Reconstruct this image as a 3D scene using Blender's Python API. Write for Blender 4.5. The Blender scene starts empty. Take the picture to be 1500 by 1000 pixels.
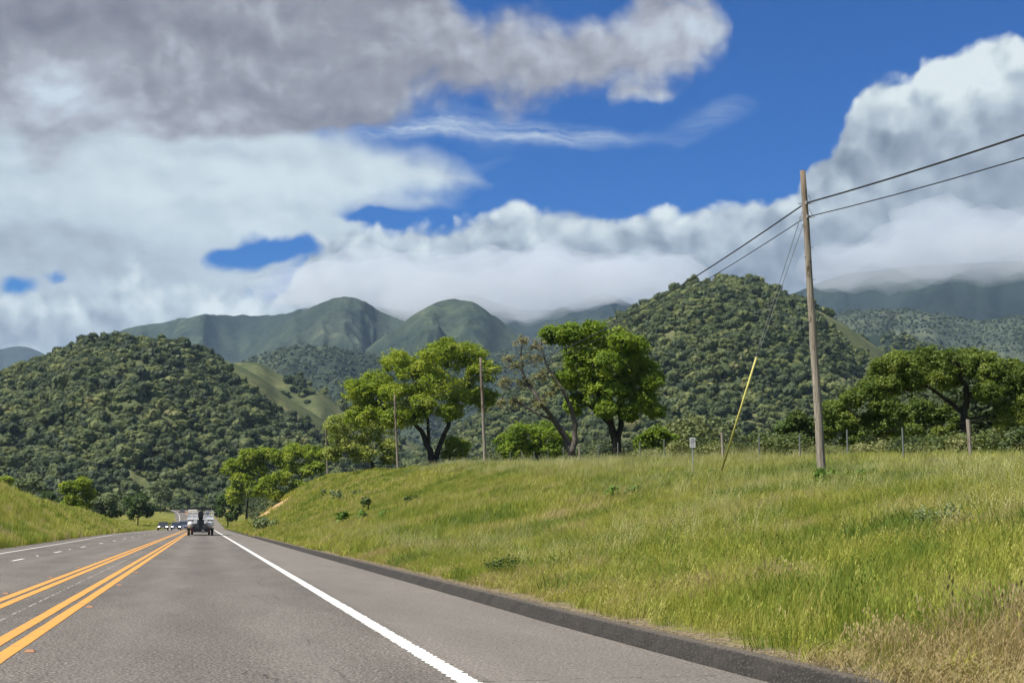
import bpy, bmesh, math, random
import numpy as np
from mathutils import Vector, Matrix

# ------------------------------------------------------------------ camera, sky, sun, exposure
SC = bpy.context.scene
F, CAMH = 2083.3, 1.2
TH = math.atan(266/F)
AR = math.atan(-453*math.cos(TH)/F)            # heading of the road against the camera's
cam_d = bpy.data.cameras.new('camera'); cam = bpy.data.objects.new('camera', cam_d)
SC.collection.objects.link(cam); SC.camera = cam
cam.location = (0, 0, CAMH); cam.rotation_euler = (math.pi/2+TH, 0, 0)
cam_d.sensor_width = 36; cam_d.lens = F/1500*36; cam_d.clip_start = 0.1; cam_d.clip_end = 40000
SC.view_settings.view_transform = 'Standard'; SC.view_settings.look = 'None'
SC.view_settings.gamma = 1; SC.view_settings.use_curve_mapping = False
EXPO = 1.0
SC.view_settings.exposure = EXPO
SC.cycles.max_bounces = 8; SC.cycles.diffuse_bounces = 3; SC.cycles.glossy_bounces = 2
SC.cycles.transmission_bounces = 3; SC.cycles.volume_bounces = 3; SC.cycles.transparent_max_bounces = 16
SC.cycles.use_denoising = True; SC.cycles.sample_clamp_indirect = 6

def ray(px, py):                                # direction through a point of the photo (1500 x 1000)
    r, u = px-750, 500-py
    return r, F*math.cos(TH)-u*math.sin(TH), F*math.sin(TH)+u*math.cos(TH)
def at(px, py, Y):                              # the point on that line at distance Y
    x, y, z = ray(px, py); t = Y/y
    return Vector((x*t, Y, CAMH+z*t))
def azel(px, py):
    x, y, z = ray(px, py)
    return math.atan2(x, y), math.atan2(z, math.hypot(x, y))
def lin(c):                                     # sRGB 0-255 to linear
    return tuple(((v/255+0.055)/1.055)**2.4 if v > 10 else v/255/12.92 for v in c)

SUN_EL, SUN_AZ = math.radians(54), math.radians(242)   # azimuth clockwise from the camera's heading
sun_d = bpy.data.lights.new('sun', 'SUN'); sun = bpy.data.objects.new('sun', sun_d); SC.collection.objects.link(sun)
sun_d.energy = 4.2; sun_d.angle = math.radians(0.6); sun_d.color = (1, 0.95, 0.86)
sd = Vector((math.sin(SUN_AZ)*math.cos(SUN_EL), math.cos(SUN_AZ)*math.cos(SUN_EL), math.sin(SUN_EL)))
sun.rotation_euler = sd.to_track_quat('Z', 'Y').to_euler()

class NT:                                       # small helper for node trees
    def __init__(s, nt): s.t = nt; s.n = nt.nodes; s.l = nt.links
    def node(s, typ, ins=None, **kw):
        n = s.n.new(typ)
        for k, v in kw.items(): setattr(n, k, v)
        for k, v in (ins or {}).items():
            if isinstance(v, bpy.types.NodeSocket): s.l.new(v, n.inputs[k])
            else: n.inputs[k].default_value = v
        return n
    def m(s, op, a, b=None, c=None, clamp=False):
        n = s.n.new('ShaderNodeMath'); n.operation = op; n.use_clamp = clamp
        for i, v in enumerate((a, b, c)):
            if v is None: continue
            if isinstance(v, bpy.types.NodeSocket): s.l.new(v, n.inputs[i])
            else: n.inputs[i].default_value = v
        return n.outputs[0]
    def vm(s, op, a, b=None, scale=None):
        n = s.n.new('ShaderNodeVectorMath'); n.operation = op
        for i, v in enumerate((a, b)):
            if v is None: continue
            if isinstance(v, bpy.types.NodeSocket): s.l.new(v, n.inputs[i])
            else: n.inputs[i].default_value = v
        if scale is not None:
            if isinstance(scale, bpy.types.NodeSocket): s.l.new(scale, n.inputs['Scale'])
            else: n.inputs['Scale'].default_value = scale
        return n.outputs['Value' if op in ('DOT_PRODUCT', 'LENGTH') else 'Vector']
    def noise(s, vec, scale, detail=5, rough=0.55, dist=0.0, out=0):
        n = s.node('ShaderNodeTexNoise', {'Scale': scale, 'Detail': detail, 'Roughness': rough, 'Distortion': dist})
        if vec is not None: s.l.new(vec, n.inputs['Vector'])
        return n.outputs[out]
    def ramp(s, v, stops, interp='LINEAR'):
        n = s.n.new('ShaderNodeValToRGB'); n.color_ramp.interpolation = interp
        e = n.color_ramp.elements
        while len(e) < len(stops): e.new(0.5)
        for el, (p, c) in zip(e, stops):
            el.position = p; el.color = (*c, 1) if len(c) == 3 else c
        s.l.new(v, n.inputs[0]); return n.outputs[0]
    def mix(s, f, a, b, blend='MIX'):
        n = s.n.new('ShaderNodeMix'); n.data_type = 'RGBA'; n.blend_type = blend
        for k, v in ((0, f), (6, a), (7, b)):
            if isinstance(v, bpy.types.NodeSocket): s.l.new(v, n.inputs[k])
            else: n.inputs[k].default_value = v if k == 0 else ((*v, 1) if len(v) == 3 else v)
        return n.outputs[2]
    def sstep(s, v, lo, hi):
        n = s.n.new('ShaderNodeMapRange'); n.interpolation_type = 'SMOOTHSTEP'
        s.l.new(v, n.inputs[0]); n.inputs[1].default_value = lo; n.inputs[2].default_value = hi
        return n.outputs[0]
    def maprange(s, v, a, b, c=0.0, d=1.0):
        n = s.n.new('ShaderNodeMapRange')
        s.l.new(v, n.inputs[0])
        for i, q in enumerate((a, b, c, d)): n.inputs[i+1].default_value = q
        return n.outputs[0]

def make_world():
    w = bpy.data.worlds.new('World'); SC.world = w; w.use_nodes = True
    T = NT(w.node_tree); T.n.clear()
    sky = T.node('ShaderNodeTexSky', sky_type='NISHITA', sun_disc=False, sun_elevation=SUN_EL, sun_rotation=SUN_AZ,
                 air_density=1.0, dust_density=0.3, ozone_density=3.0, altitude=300)
    tc = T.node('ShaderNodeTexCoord').outputs['Generated']
    d = T.vm('NORMALIZE', tc)
    sep = T.node('ShaderNodeSeparateXYZ', {0: d})
    az = T.m('ARCTAN2', sep.outputs[0], sep.outputs[1]); el = T.m('ARCSINE', sep.outputs[2])
    P = T.node('ShaderNodeCombineXYZ', {0: az, 1: el}).outputs[0]
    def curve(pts, lo=0.0, hi=0.5, base=None):
        """pts in photo pixels (px, py) -> elevation as a function of azimuth; base: values instead of py"""
        n = T.n.new('ShaderNodeFloatCurve'); c = n.mapping.curves[0]
        q = []
        for p in pts:
            a, e = azel(p[0], p[1] if base is None else 300)
            v = e if base is None else p[1]
            q.append((min(1, max(0, (a+0.5))), min(1, max(0, (v-lo)/(hi-lo)))))
        q.sort()
        while len(c.points) < len(q): c.points.new(0.5, 0.5)
        for cp, (x, y) in zip(c.points, q): cp.location = (x, y); cp.handle_type = 'AUTO'
        n.mapping.update()
        T.l.new(T.m('ADD', az, 0.5, clamp=True), n.inputs[1])
        return T.m('MULTIPLY_ADD', n.outputs[0], hi-lo, lo)
    def blobs(lst, vec):                        # sum of w*exp(-r2); entries (px, py, rx, ry, w) or with a tilt in degrees
        acc = None
        for b in lst:
            a, e = azel(b[0], b[1]); rx, ry, wt = b[2]/F, b[3]/F, b[4]
            v = T.vm('SUBTRACT', vec, (a, e, 0))
            if len(b) > 5:
                v = T.node('ShaderNodeVectorRotate', {'Vector': v, 'Angle': -math.radians(b[5])}, rotation_type='Z_AXIS').outputs[0]
            v = T.vm('MULTIPLY', v, (1/rx, 1/ry, 0))
            g = T.m('EXPONENT', T.m('MULTIPLY', T.vm('DOT_PRODUCT', v, v), -1.0))
            acc = T.m('MULTIPLY', g, wt) if acc is None else T.m('MULTIPLY_ADD', g, wt, acc)
        return acc
    # domain warp, shared
    wn = T.vm('SUBTRACT', T.noise(P, 7, 2, 0.5, out=1), (0.5, 0.5, 0.5))
    PW = T.vm('ADD', P, T.vm('SCALE', wn, scale=0.035))
    def n0(vec, sc, det, ro): return T.m('SUBTRACT', T.noise(vec, sc, det, ro), 0.5)
    w2 = T.vm('SUBTRACT', T.noise(PW, 34, 4, 0.55, out=1), (0.5, 0.5, 0.5))
    PX = T.vm('ADD', PW, T.vm('SCALE', w2, scale=0.014))
    def bil(vec, sc):                           # cauliflower billows
        n = T.node('ShaderNodeTexVoronoi', {'Scale': sc, 'Detail': 2.0, 'Roughness': 0.55, 'Lacunarity': 2.1, 'Smoothness': 0.6}, feature='SMOOTH_F1', voronoi_dimensions='2D')
        T.l.new(vec, n.inputs['Vector']); return T.m('SUBTRACT', 0.45, n.outputs['Distance'])
    fb = n0(PX, 22, 9, 0.56)
    bl = bil(PX, 24); cum = T.m('MULTIPLY_ADD', bl, 0.55, fb)
    rl = T.m('MULTIPLY_ADD', n0(PX, 15, 8, 0.55), 1.0, T.m('MULTIPLY', bl, 0.42))
    PL = T.vm('ADD', PX, (0.005, 0.011, 0))
    relief = T.m('SUBTRACT', rl, T.m('MULTIPLY_ADD', n0(PL, 15, 8, 0.55), 1.0, T.m('MULTIPLY', bil(PL, 24), 0.42)))
    big = n0(P, 7, 4, 0.5)
    PS = T.vm('MULTIPLY', PX, (0.5, 1.1, 1))
    soft = n0(PS, 15, 9, 0.6)                   # stretched, for the higher sheets
    srel = T.m('SUBTRACT', soft, n0(T.vm('ADD', PS, (0.004, 0.011, 0)), 15, 8, 0.58))
    hb = blobs([(345,388,44,19,1.1),(392,378,44,19,1.1),(432,370,34,19,1.0),(318,384,20,8,0.5),(80,411,26,10,0.9),(14,424,36,14,1.1),(555,318,26,7,.6)], PX)
    HOLE = T.m('MULTIPLY', T.sstep(T.m('ADD', hb, T.m('MULTIPLY', T.m('ADD', cum, soft), 0.8)), 0.18, 0.95), 1.0)
    # ---- layer A: grey sheet along the top
    upA = curve([(-300,-250),(0,-250),(560,-200),(640,-60),(690,-8),(740,4),(800,12),(870,8),(915,-6),(950,-30),(1010,-40),(1050,-10),(1078,40),(1100,160),(1500,330),(1700,330)])
    loA = curve([(-300,260),(0,225),(60,262),(130,236),(190,200),(240,222),(300,186),(370,198),(440,172),(500,176),(650,158),(780,165),(880,160),(960,140),(1010,120),(1050,90),(1075,50),(1100,-160),(1500,-200),(1700,-200)])
    dA = T.m('MINIMUM', T.m('SUBTRACT', upA, el), T.m('SUBTRACT', el, loA))
    dA = T.m('MULTIPLY_ADD', T.m('ADD', T.m('ADD', cum, 0.1), T.m('MULTIPLY', soft, 0.9)), 0.036, dA)
    dA = T.m('ADD', dA, blobs([(330,120,120,50,-0.016),(200,60,60,60,-0.006),(960,140,70,16,0.022),(320,176,150,26,0.046),(500,176,120,14,0.018),(390,140,150,30,0.055)], PX))
    aA = T.sstep(dA, -0.004, 0.024)
    tA = blobs([(0,40,300,60,-0.12),(170,10,200,50,-0.12),(60,130,90,40,.10),(250,70,80,40,.06),(90,120,60,50,0.22),(330,150,90,24,.12),(560,100,300,60,-0.02),(900,60,220,60,0.20),(980,70,90,60,0.12),(960,150,80,18,0.5),(100,100,60,50,0.16),(350,90,90,30,0.12),(420,140,200,16,-0.06),(650,45,80,25,.08),(1040,30,50,50,.12),(40,200,200,70,.16),(250,120,60,60,.06)], PX)
    tA = T.m('ADD', T.m('MULTIPLY_ADD', srel, 1.0, 0.48), tA)
    tA = T.m('MULTIPLY_ADD', relief, 0.6, tA)
    cA = T.ramp(tA, [(0.0, lin((112,112,126))), (0.3, lin((132,133,145))), (0.5, lin((150,152,162))), (0.7, lin((176,181,192))), (1.0, lin((205,218,230)))])
    # ---- layer B: bright sheet on the left
    upB = curve([(-300,100),(0,90),(200,110),(340,132),(440,156),(520,180),(600,208),(680,236),(722,268),(760,420),(1500,500)])
    loB = curve([(-300,500),(200,500),(420,420),(480,345),(520,322),(600,300),(680,286),(722,272),(760,100),(1500,60)])
    dB = T.m('MINIMUM', T.m('SUBTRACT', upB, el), T.m('SUBTRACT', el, loB))
    dB = T.m('MULTIPLY_ADD', soft, 0.030, T.m('MULTIPLY_ADD', cum, 0.012, dB))
    dB = T.m('ADD', dB, blobs([(540,318,40,9,-0.03),(490,345,45,24,0.045),(600,300,70,12,0.012)], PX))
    aB = T.m('MULTIPLY', T.sstep(dB, -0.006, 0.020), T.m('SUBTRACT', 1.0, HOLE))
    tB = blobs([(300,270,330,90,0.22),(560,270,160,35,0.18),(30,200,160,60,-0.10),(60,360,190,40,-0.22),(310,222,60,14,-0.14),(490,255,40,14,-0.14),(380,350,60,25,0.15),(200,330,200,40,.08),(0,450,90,30,-.1),(100,150,300,24,-.12)], PX)
    tB = T.m('ADD', T.m('MULTIPLY_ADD', srel, 0.9, 0.68), tB)
    tB = T.m('MULTIPLY_ADD', relief, 0.35, tB)
    tB = T.m('MULTIPLY_ADD', big, 0.25, tB)
    cB = T.ramp(tB, [(0.0, lin((118,126,142))), (0.4, lin((158,168,182))), (0.7, lin((190,203,213))), (1.0, lin((212,226,232)))])
    # ---- layer C: cumulus over the mountains and the tower of cloud on the right
    upC = curve([(-500,350),(-200,360),(0,430),(60,410),(120,395),(200,380),(300,400),(400,402),(445,350),(480,322),(560,318),(640,305),(700,310),(735,295),(775,278),(830,288),(900,292),(960,298),(1040,292),(1100,272),(1160,262),(1178,215),(1215,190),(1245,150),(1270,112),(1320,90),(1370,58),(1420,45),(1460,22),(1510,38),(1600,10),(1700,60),(1900,100)])
    dC = T.m('SUBTRACT', upC, el)
    dC0 = dC
    dC = T.m('MULTIPLY_ADD', cum, 0.034, T.m('MULTIPLY_ADD', big, 0.012, dC))
    dC = T.m('ADD', dC, blobs([(1185,205,34,24,-0.012)], PX))
    aC = T.m('MULTIPLY', T.sstep(dC, 0.0, 0.0105), T.sstep(el, -0.02, 0.0))
    aC = T.m('MULTIPLY', aC, T.m('SUBTRACT', 1.0, HOLE))
    rim = T.m('EXPONENT', T.m('MULTIPLY', T.m('MAXIMUM', dC, 0.0), -26.0))
    tC = blobs([(1440,100,110,55,0.36),(1330,110,60,30,0.15),(1300,230,130,70,-0.08),(1330,345,150,40,0.10),(1420,400,200,34,-0.30),(1150,330,130,45,0.02),
                (1250,410,200,22,-0.18),(1010,385,260,30,-0.05),(780,430,130,30,-0.20),(830,330,70,25,0.10),(620,350,130,30,0.12),(500,400,90,30,0.12),(330,420,110,30,0.18),
                (600,440,120,16,-0.06),(90,440,120,30,0.04),(1480,300,60,90,-.06),(1440,210,60,40,-.03)], PX)
    tC = T.m('ADD', T.m('MULTIPLY_ADD', rim, 0.28, 0.50), tC)
    tC = T.m('MULTIPLY_ADD', T.m('MULTIPLY', relief, T.m('MULTIPLY_ADD', rim, 0.9, 0.6)), 1.0, tC); tC = T.m('MULTIPLY_ADD', T.m('ADD', big, n0(PW, 11, 3, 0.5)), 0.42, tC)
    cC = T.ramp(tC, [(0.0, lin((88,100,118))), (0.25, lin((122,134,150))), (0.5, lin((154,166,180))), (0.75, lin((190,202,210))), (1.0, lin((226,236,238)))])
    stv = T.node('ShaderNodeVectorRotate', {'Vector': PX, 'Angle': 0.06}, rotation_type='Z_AXIS').outputs[0]
    st = T.noise(T.vm('MULTIPLY', stv, (5, 42, 1)), 2.2, 7, 0.62)
    wsp = T.m('ADD', blobs([(800,198,120,14,1.0,-3),(620,188,110,11,0.8,3),(560,175,150,26,0.35),(1040,172,70,24,0.45,20),(690,232,110,18,.25)], PX), -0.12)
    aW = T.m('MULTIPLY', T.m('MULTIPLY', wsp, T.maprange(st, 0.35, 0.68, 0.05, 1.5)), 0.85, clamp=True)
    # ---- the rest of the sky, out of this view
    oth = T.sstep(T.noise(T.vm('MULTIPLY', d, (1, 1, 1.6)), 2.2, 6, 0.55), 0.44, 0.58)
    out = T.m('MAXIMUM', T.sstep(T.m('ABSOLUTE', az), 0.5, 0.75), T.sstep(el, 0.42, 0.6))
    oth = T.m('MULTIPLY', oth, out)
    K = 2**(-EXPO)
    hs = T.node('ShaderNodeHueSaturation', {'Hue': 0.505, 'Saturation': 1.7, 'Value': 1.0, 'Color': sky.outputs[0]}).outputs[0]
    skyc = T.mix(1.0, hs, (0.004, 0.036, 0.050), 'MULTIPLY')
    def cc(c): return T.mix(1.0, c, (K, K, K), 'MULTIPLY')
    inn = T.m('SUBTRACT', 1.0, out)
    col = T.mix(T.m('MULTIPLY', aW, inn), skyc, tuple(K*v for v in lin((196,212,228))))
    col = T.mix(T.m('MULTIPLY', aB, inn), col, cc(cB))
    col = T.mix(T.m('MULTIPLY', aA, inn), col, cc(cA))
    col = T.mix(T.m('MULTIPLY', aC, inn), col, cc(cC))
    col = T.mix(oth, col, tuple(K*v for v in lin((178,186,196))))
    bg = T.node('ShaderNodeBackground', {'Color': col, 'Strength': 1.0})
    o = T.node('ShaderNodeOutputWorld'); T.l.new(bg.outputs[0], o.inputs[0])
    w.cycles.sampling_method = 'MANUAL'; w.cycles.sample_map_resolution = 1024
make_world()

# ------------------------------------------------------------------ helpers
RND = random.Random(7); NR = np.random.default_rng(11)
COL = SC.collection
def link(o, parent=None):
    COL.objects.link(o)
    if parent is not None: o.parent = parent
    return o
def tag(o, label=None, cat=None, group=None, kind=None):
    if label: o['label'] = label
    if cat: o['category'] = cat
    if group: o['group'] = group
    if kind: o['kind'] = kind
    return o
def empty(name, loc, rz=0.0):
    o = bpy.data.objects.new(name, None); o.location = loc; o.rotation_euler = (0, 0, rz); o.empty_display_size = 0.3
    return link(o)
def mesh_obj(name, V, Fc, mat, parent=None, smooth=False, linked=True):
    me = bpy.data.meshes.new(name)
    V = np.asarray(V, dtype=np.float32)
    if isinstance(Fc, np.ndarray):
        k = Fc.shape[1]; nf = len(Fc)
        me.vertices.add(len(V)); me.vertices.foreach_set('co', V.ravel())
        me.loops.add(nf*k); me.loops.foreach_set('vertex_index', Fc.astype(np.int32).ravel())
        me.polygons.add(nf); me.polygons.foreach_set('loop_start', np.arange(0, nf*k, k, dtype=np.int32))
        me.update(calc_edges=True)
    else:
        me.from_pydata([tuple(map(float, v)) for v in V], [], Fc)
    if smooth: me.polygons.foreach_set('use_smooth', [True]*len(me.polygons))
    me.validate()
    if mat: me.materials.append(mat)
    o = bpy.data.objects.new(name, me)
    return link(o, parent) if linked else o

class MB:                                       # collects boxes, tubes, prisms into one mesh
    def __init__(s): s.v = []; s.f = []
    def add(s, vs, fs):
        b = len(s.v); s.v += [tuple(v) for v in vs]; s.f += [[i+b for i in f] for f in fs]; return s
    def box(s, c, d, rz=0.0):
        x, y, z = (k/2 for k in d); cr, sr = math.cos(rz), math.sin(rz); vs = []
        for dz in (-z, z):
            for dx, dy in ((-x,-y),(x,-y),(x,y),(-x,y)):
                vs.append((c[0]+dx*cr-dy*sr, c[1]+dx*sr+dy*cr, c[2]+dz))
        return s.add(vs, [(3,2,1,0),(4,5,6,7),(0,1,5,4),(1,2,6,5),(2,3,7,6),(3,0,4,7)])
    def tube(s, pts, rads, n=8, cap=True):
        pts = [Vector(p) for p in pts]; N = len(pts)
        if not hasattr(rads, '__len__'): rads = [rads]*N
        vs = []; ref = None
        for i, p in enumerate(pts):
            t = (pts[min(i+1, N-1)]-pts[max(i-1, 0)]).normalized()
            if ref is None: ref = t.orthogonal().normalized()
            ref = (ref-t*ref.dot(t)).normalized(); b = t.cross(ref)
            for k in range(n):
                a = 2*math.pi*k/n; vs.append(p+(ref*math.cos(a)+b*math.sin(a))*rads[i])
        fs = [(i*n+k, i*n+(k+1) % n, (i+1)*n+(k+1) % n, (i+1)*n+k) for i in range(N-1) for k in range(n)]
        if cap: fs += [tuple(range(n-1, -1, -1)), tuple((N-1)*n+k for k in range(n))]
        return s.add(vs, fs)
    def prism(s, prof, y0, y1):                 # profile in (x, z), extruded along y
        n = len(prof)
        vs = [(x, y0, z) for x, z in prof]+[(x, y1, z) for x, z in prof]
        fs = [tuple(range(n)), tuple(range(2*n-1, n-1, -1))]+[(i, i+n, (i+1) % n+n, (i+1) % n) for i in range(n)]
        return s.add(vs, fs)
    def build(s, name, mat, parent=None, smooth=False, bevel=0.0):
        o = mesh_obj(name, s.v, s.f, mat, parent, smooth)
        if bevel:
            m = o.modifiers.new('b', 'BEVEL'); m.width = bevel; m.segments = 2; m.limit_method = 'ANGLE'
        return o

# value noise
def _hash(ix, iy, seed):
    h = (ix.astype(np.int64)*374761393+iy.astype(np.int64)*668265263+seed*1442695041) & 0xffffffff
    h = ((h ^ (h >> 13))*1274126177) & 0xffffffff
    return ((h ^ (h >> 16)) & 0xffff)/65535.0
def vnoise(x, y, seed=0):
    x = np.asarray(x, float); y = np.asarray(y, float)
    ix, iy = np.floor(x), np.floor(y); fx, fy = x-ix, y-iy
    fx = fx*fx*fx*(fx*(fx*6-15)+10); fy = fy*fy*fy*(fy*(fy*6-15)+10)
    a, b = _hash(ix, iy, seed), _hash(ix+1, iy, seed); c, d = _hash(ix, iy+1, seed), _hash(ix+1, iy+1, seed)
    return (a*(1-fx)+b*fx)*(1-fy)+(c*(1-fx)+d*fx)*fy
def fbm(x, y, oct=5, seed=0, gain=0.5):
    s = 0; a = 1; t = 0
    for o in range(oct):
        s = s+a*vnoise(x*2**o+17.3*o, y*2**o-9.1*o, seed+o); t += a; a *= gain
    return s/t
def ridged(x, y, oct=4, seed=0, gain=0.5):
    s = 0; a = 1; t = 0
    for o in range(oct):
        s = s+a*(1-np.abs(2*vnoise(x*2**o+5.7*o, y*2**o+3.3*o, seed+o)-1)); t += a; a *= gain
    return s/t
def smooth(t): t = np.clip(t, 0, 1); return t*t*(3-2*t)

# ------------------------------------------------------------------ materials
def mat_new(name):
    m = bpy.data.materials.new(name); m.use_nodes = True; T = NT(m.node_tree); T.n.clear(); return m, T
def finish(T, bsdf):
    o = T.node('ShaderNodeOutputMaterial'); T.l.new(bsdf, o.inputs[0])
def pbr(T, col, rough=0.8, metal=0.0, bump=None, bstr=0.3, bdist=0.02, spec=0.3):
    n = T.node('ShaderNodeBsdfPrincipled', {'Base Color': col if isinstance(col, bpy.types.NodeSocket) else (*col, 1), 'Roughness': rough, 'Metallic': metal, 'Specular IOR Level': spec})
    if bump is not None:
        b = T.node('ShaderNodeBump', {'Height': bump, 'Strength': bstr, 'Distance': bdist}); T.l.new(b.outputs[0], n.inputs['Normal'])
    return n.outputs[0]
def simple(name, col, rough=0.6, metal=0.0, var=0.15, sc=8.0, spec=0.4):
    m, T = mat_new(name); p = T.node('ShaderNodeTexCoord').outputs['Object']
    n = T.noise(p, sc, 4); c = T.mix(T.maprange(n, 0.3, 0.7), tuple(v*(1-var) for v in col), tuple(min(1, v*(1+var)) for v in col))
    finish(T, pbr(T, c, rough, metal, n, 0.1, 0.01, spec)); return m
def geo_pos(T): return T.node('ShaderNodeNewGeometry').outputs['Position']

def m_asphalt():
    m, T = mat_new('asphalt'); p = geo_pos(T)
    rp = T.node('ShaderNodeVectorRotate', {'Vector': p, 'Angle': AR}, rotation_type='Z_AXIS').outputs[0]   # x = across, y = along the road
    sx = T.node('ShaderNodeSeparateXYZ', {0: rp}).outputs
    fine = T.noise(p, 38, 3, 0.75); v = T.node('ShaderNodeTexVoronoi', {'Vector': p, 'Scale': 42}).outputs
    gr = T.noise(p, 17, 4, 0.75)
    mid = T.noise(T.vm('MULTIPLY', rp, (1.2, 0.25, 1)), 1.3, 5, 0.6); big = T.noise(T.vm('MULTIPLY', rp, (0.5, 0.06, 1)), 1.0, 3)
    c = T.ramp(fine, [(0.38, lin((56,53,50))), (0.5, lin((93,89,83))), (0.62, lin((138,132,124)))])
    c = T.mix(0.4, c, T.node('ShaderNodeRGBToBW', {0: v[1]}).outputs[0], 'OVERLAY')
    c = T.mix(0.55, c, T.ramp(gr, [(0.40, (0.33,0.33,0.33)), (0.60, (0.66,0.655,0.65))]), 'OVERLAY')
    c = T.mix(0.75, c, T.ramp(mid, [(0.3, (0.40,0.39,0.385)), (0.7, (0.60,0.59,0.58))]), 'OVERLAY')
    c = T.mix(0.5, c, T.ramp(big, [(0.38, (0.36,0.36,0.36)), (0.62, (0.62,0.61,0.60))]), 'OVERLAY')
    # wheel paths rub paler, the strip between them keeps a little oil
    def strip(x0, w): 
        d = T.m('DIVIDE', T.m('SUBTRACT', sx[0], x0), w); return T.m('EXPONENT', T.m('MULTIPLY', T.m('MULTIPLY', d, d), -1.0))
    wp = T.m('ADD', T.m('ADD', strip(-0.75, 0.35), strip(0.95, 0.35)), T.m('ADD', strip(-5.2, 0.3), strip(-3.7, 0.3)))
    oil = T.m('MULTIPLY', strip(0.1, 0.35), T.maprange(mid, 0.3, 0.7))
    c = T.mix(T.m('MULTIPLY', wp, 0.12), c, lin((140,134,128)))
    c = T.mix(T.m('MULTIPLY', oil, 0.35), c, lin((70,66,64)))
    sh = T.sstep(sx[0], 2.05, 2.25)             # the shoulder is older and browner
    c = T.mix(T.m('MULTIPLY', sh, 0.35), c, lin((126,120,112)))
    # cracks and seams
    wv = T.vm('ADD', rp, T.vm('SCALE', T.vm('SUBTRACT', T.noise(rp, 1.5, 4, 0.6, out=1), (0.5,0.5,0.5)), scale=0.5))
    cr = T.node('ShaderNodeTexVoronoi', {'Vector': T.vm('MULTIPLY', wv, (0.16, 0.07, 1)), 'Scale': 1.0}, feature='DISTANCE_TO_EDGE').outputs[0]
    crm = T.m('MULTIPLY', T.m('SUBTRACT', 1.0, T.sstep(cr, 0.0009, 0.0026)), T.sstep(T.noise(p, 0.35, 2), 0.5, 0.6))
    c = T.mix(T.m('MULTIPLY', crm, 0.5), c, lin((38,36,35)))
    seam = T.m('SUBTRACT', 1.0, T.sstep(T.m('ABSOLUTE', T.m('SUBTRACT', T.m('ADD', sx[0], T.m('MULTIPLY', T.m('SUBTRACT', T.noise(rp, 3, 3), 0.5), 0.03)), -2.44)), 0.006, 0.016))
    c = T.mix(T.m('MULTIPLY', T.m('MULTIPLY', seam, T.sstep(T.noise(p, 2.2, 3), 0.42, 0.55)), 0.8), c, lin((176,168,158)))
    js = T.m('SUBTRACT', T.m('ADD', sx[1], T.m('MULTIPLY', T.m('SUBTRACT', T.noise(rp, 1.1, 5, 0.6), 0.5), 0.35)), 10.95)
    jm = T.m('MULTIPLY', T.m('SUBTRACT', 1.0, T.sstep(T.m('ABSOLUTE', js), 0.006, 0.02)), T.m('MULTIPLY', T.sstep(sx[0], 2.0, 2.2), T.sstep(T.noise(p, 6.0, 3), 0.42, 0.5)))
    c = T.mix(T.m('MULTIPLY', jm, 0.8), c, lin((34,32,30)))
    tl = T.m('SUBTRACT', T.m('ADD', sx[0], T.m('MULTIPLY', T.m('SUBTRACT', T.noise(T.vm('MULTIPLY', rp, (0, 0.12, 0)), 1.0, 3), 0.5), 1.3)), 1.15)
    tm_ = T.m('MULTIPLY', T.m('SUBTRACT', 1.0, T.sstep(T.m('ABSOLUTE', tl), 0.008, 0.022)), T.sstep(T.noise(T.vm('MULTIPLY', rp, (0, 0.16, 0)), 1.0, 2), 0.5, 0.54))
    c = T.mix(T.m('MULTIPLY', tm_, 0.35), c, lin((38,36,34)))
    h = T.m('ADD', fine, T.m('MULTIPLY', crm, -1.5))
    finish(T, pbr(T, c, 0.85, 0, h, 0.5, 0.012, 0.25)); return m
def m_paint(name, col, worn=0.30):
    m, T = mat_new(name); p = geo_pos(T)
    f = T.noise(p, 60, 3, 0.7); g = T.noise(p, 3.0, 5, 0.65); w = T.sstep(T.m('ADD', T.m('MULTIPLY', f, 0.45), T.m('MULTIPLY', g, 0.55)), 0.50, 0.66)
    c = T.mix(T.m('MULTIPLY', w, worn), col, lin((105,98,92)))
    c = T.mix(T.m('MULTIPLY', T.noise(p, 1.0, 3), 0.16), c, tuple(v*0.55 for v in col))
    finish(T, pbr(T, c, 0.6, 0, f, 0.4, 0.008, 0.4)); return m
def m_kerb():
    m, T = mat_new('kerb_asphalt'); p = geo_pos(T); f = T.noise(p, 40, 4, 0.7); g = T.noise(p, 2.0, 4)
    z = T.node('ShaderNodeSeparateXYZ', {0: p}).outputs[2]
    c = T.ramp(f, [(0.35, lin((30,29,28))), (0.55, lin((50,48,45))), (0.72, lin((92,87,80)))])
    c = T.mix(T.maprange(g, 0.4, 0.7, 0, 0.5), c, lin((66,62,58)))
    c = T.mix(T.m('MULTIPLY', T.sstep(T.m('ADD', z, T.m('MULTIPLY', T.m('SUBTRACT', f, 0.5), 0.06)), 0.135, 0.16), 0.5), c, lin((128,118,104)))
    finish(T, pbr(T, c, 0.9, 0, f, 0.8, 0.02, 0.2)); return m
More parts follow.
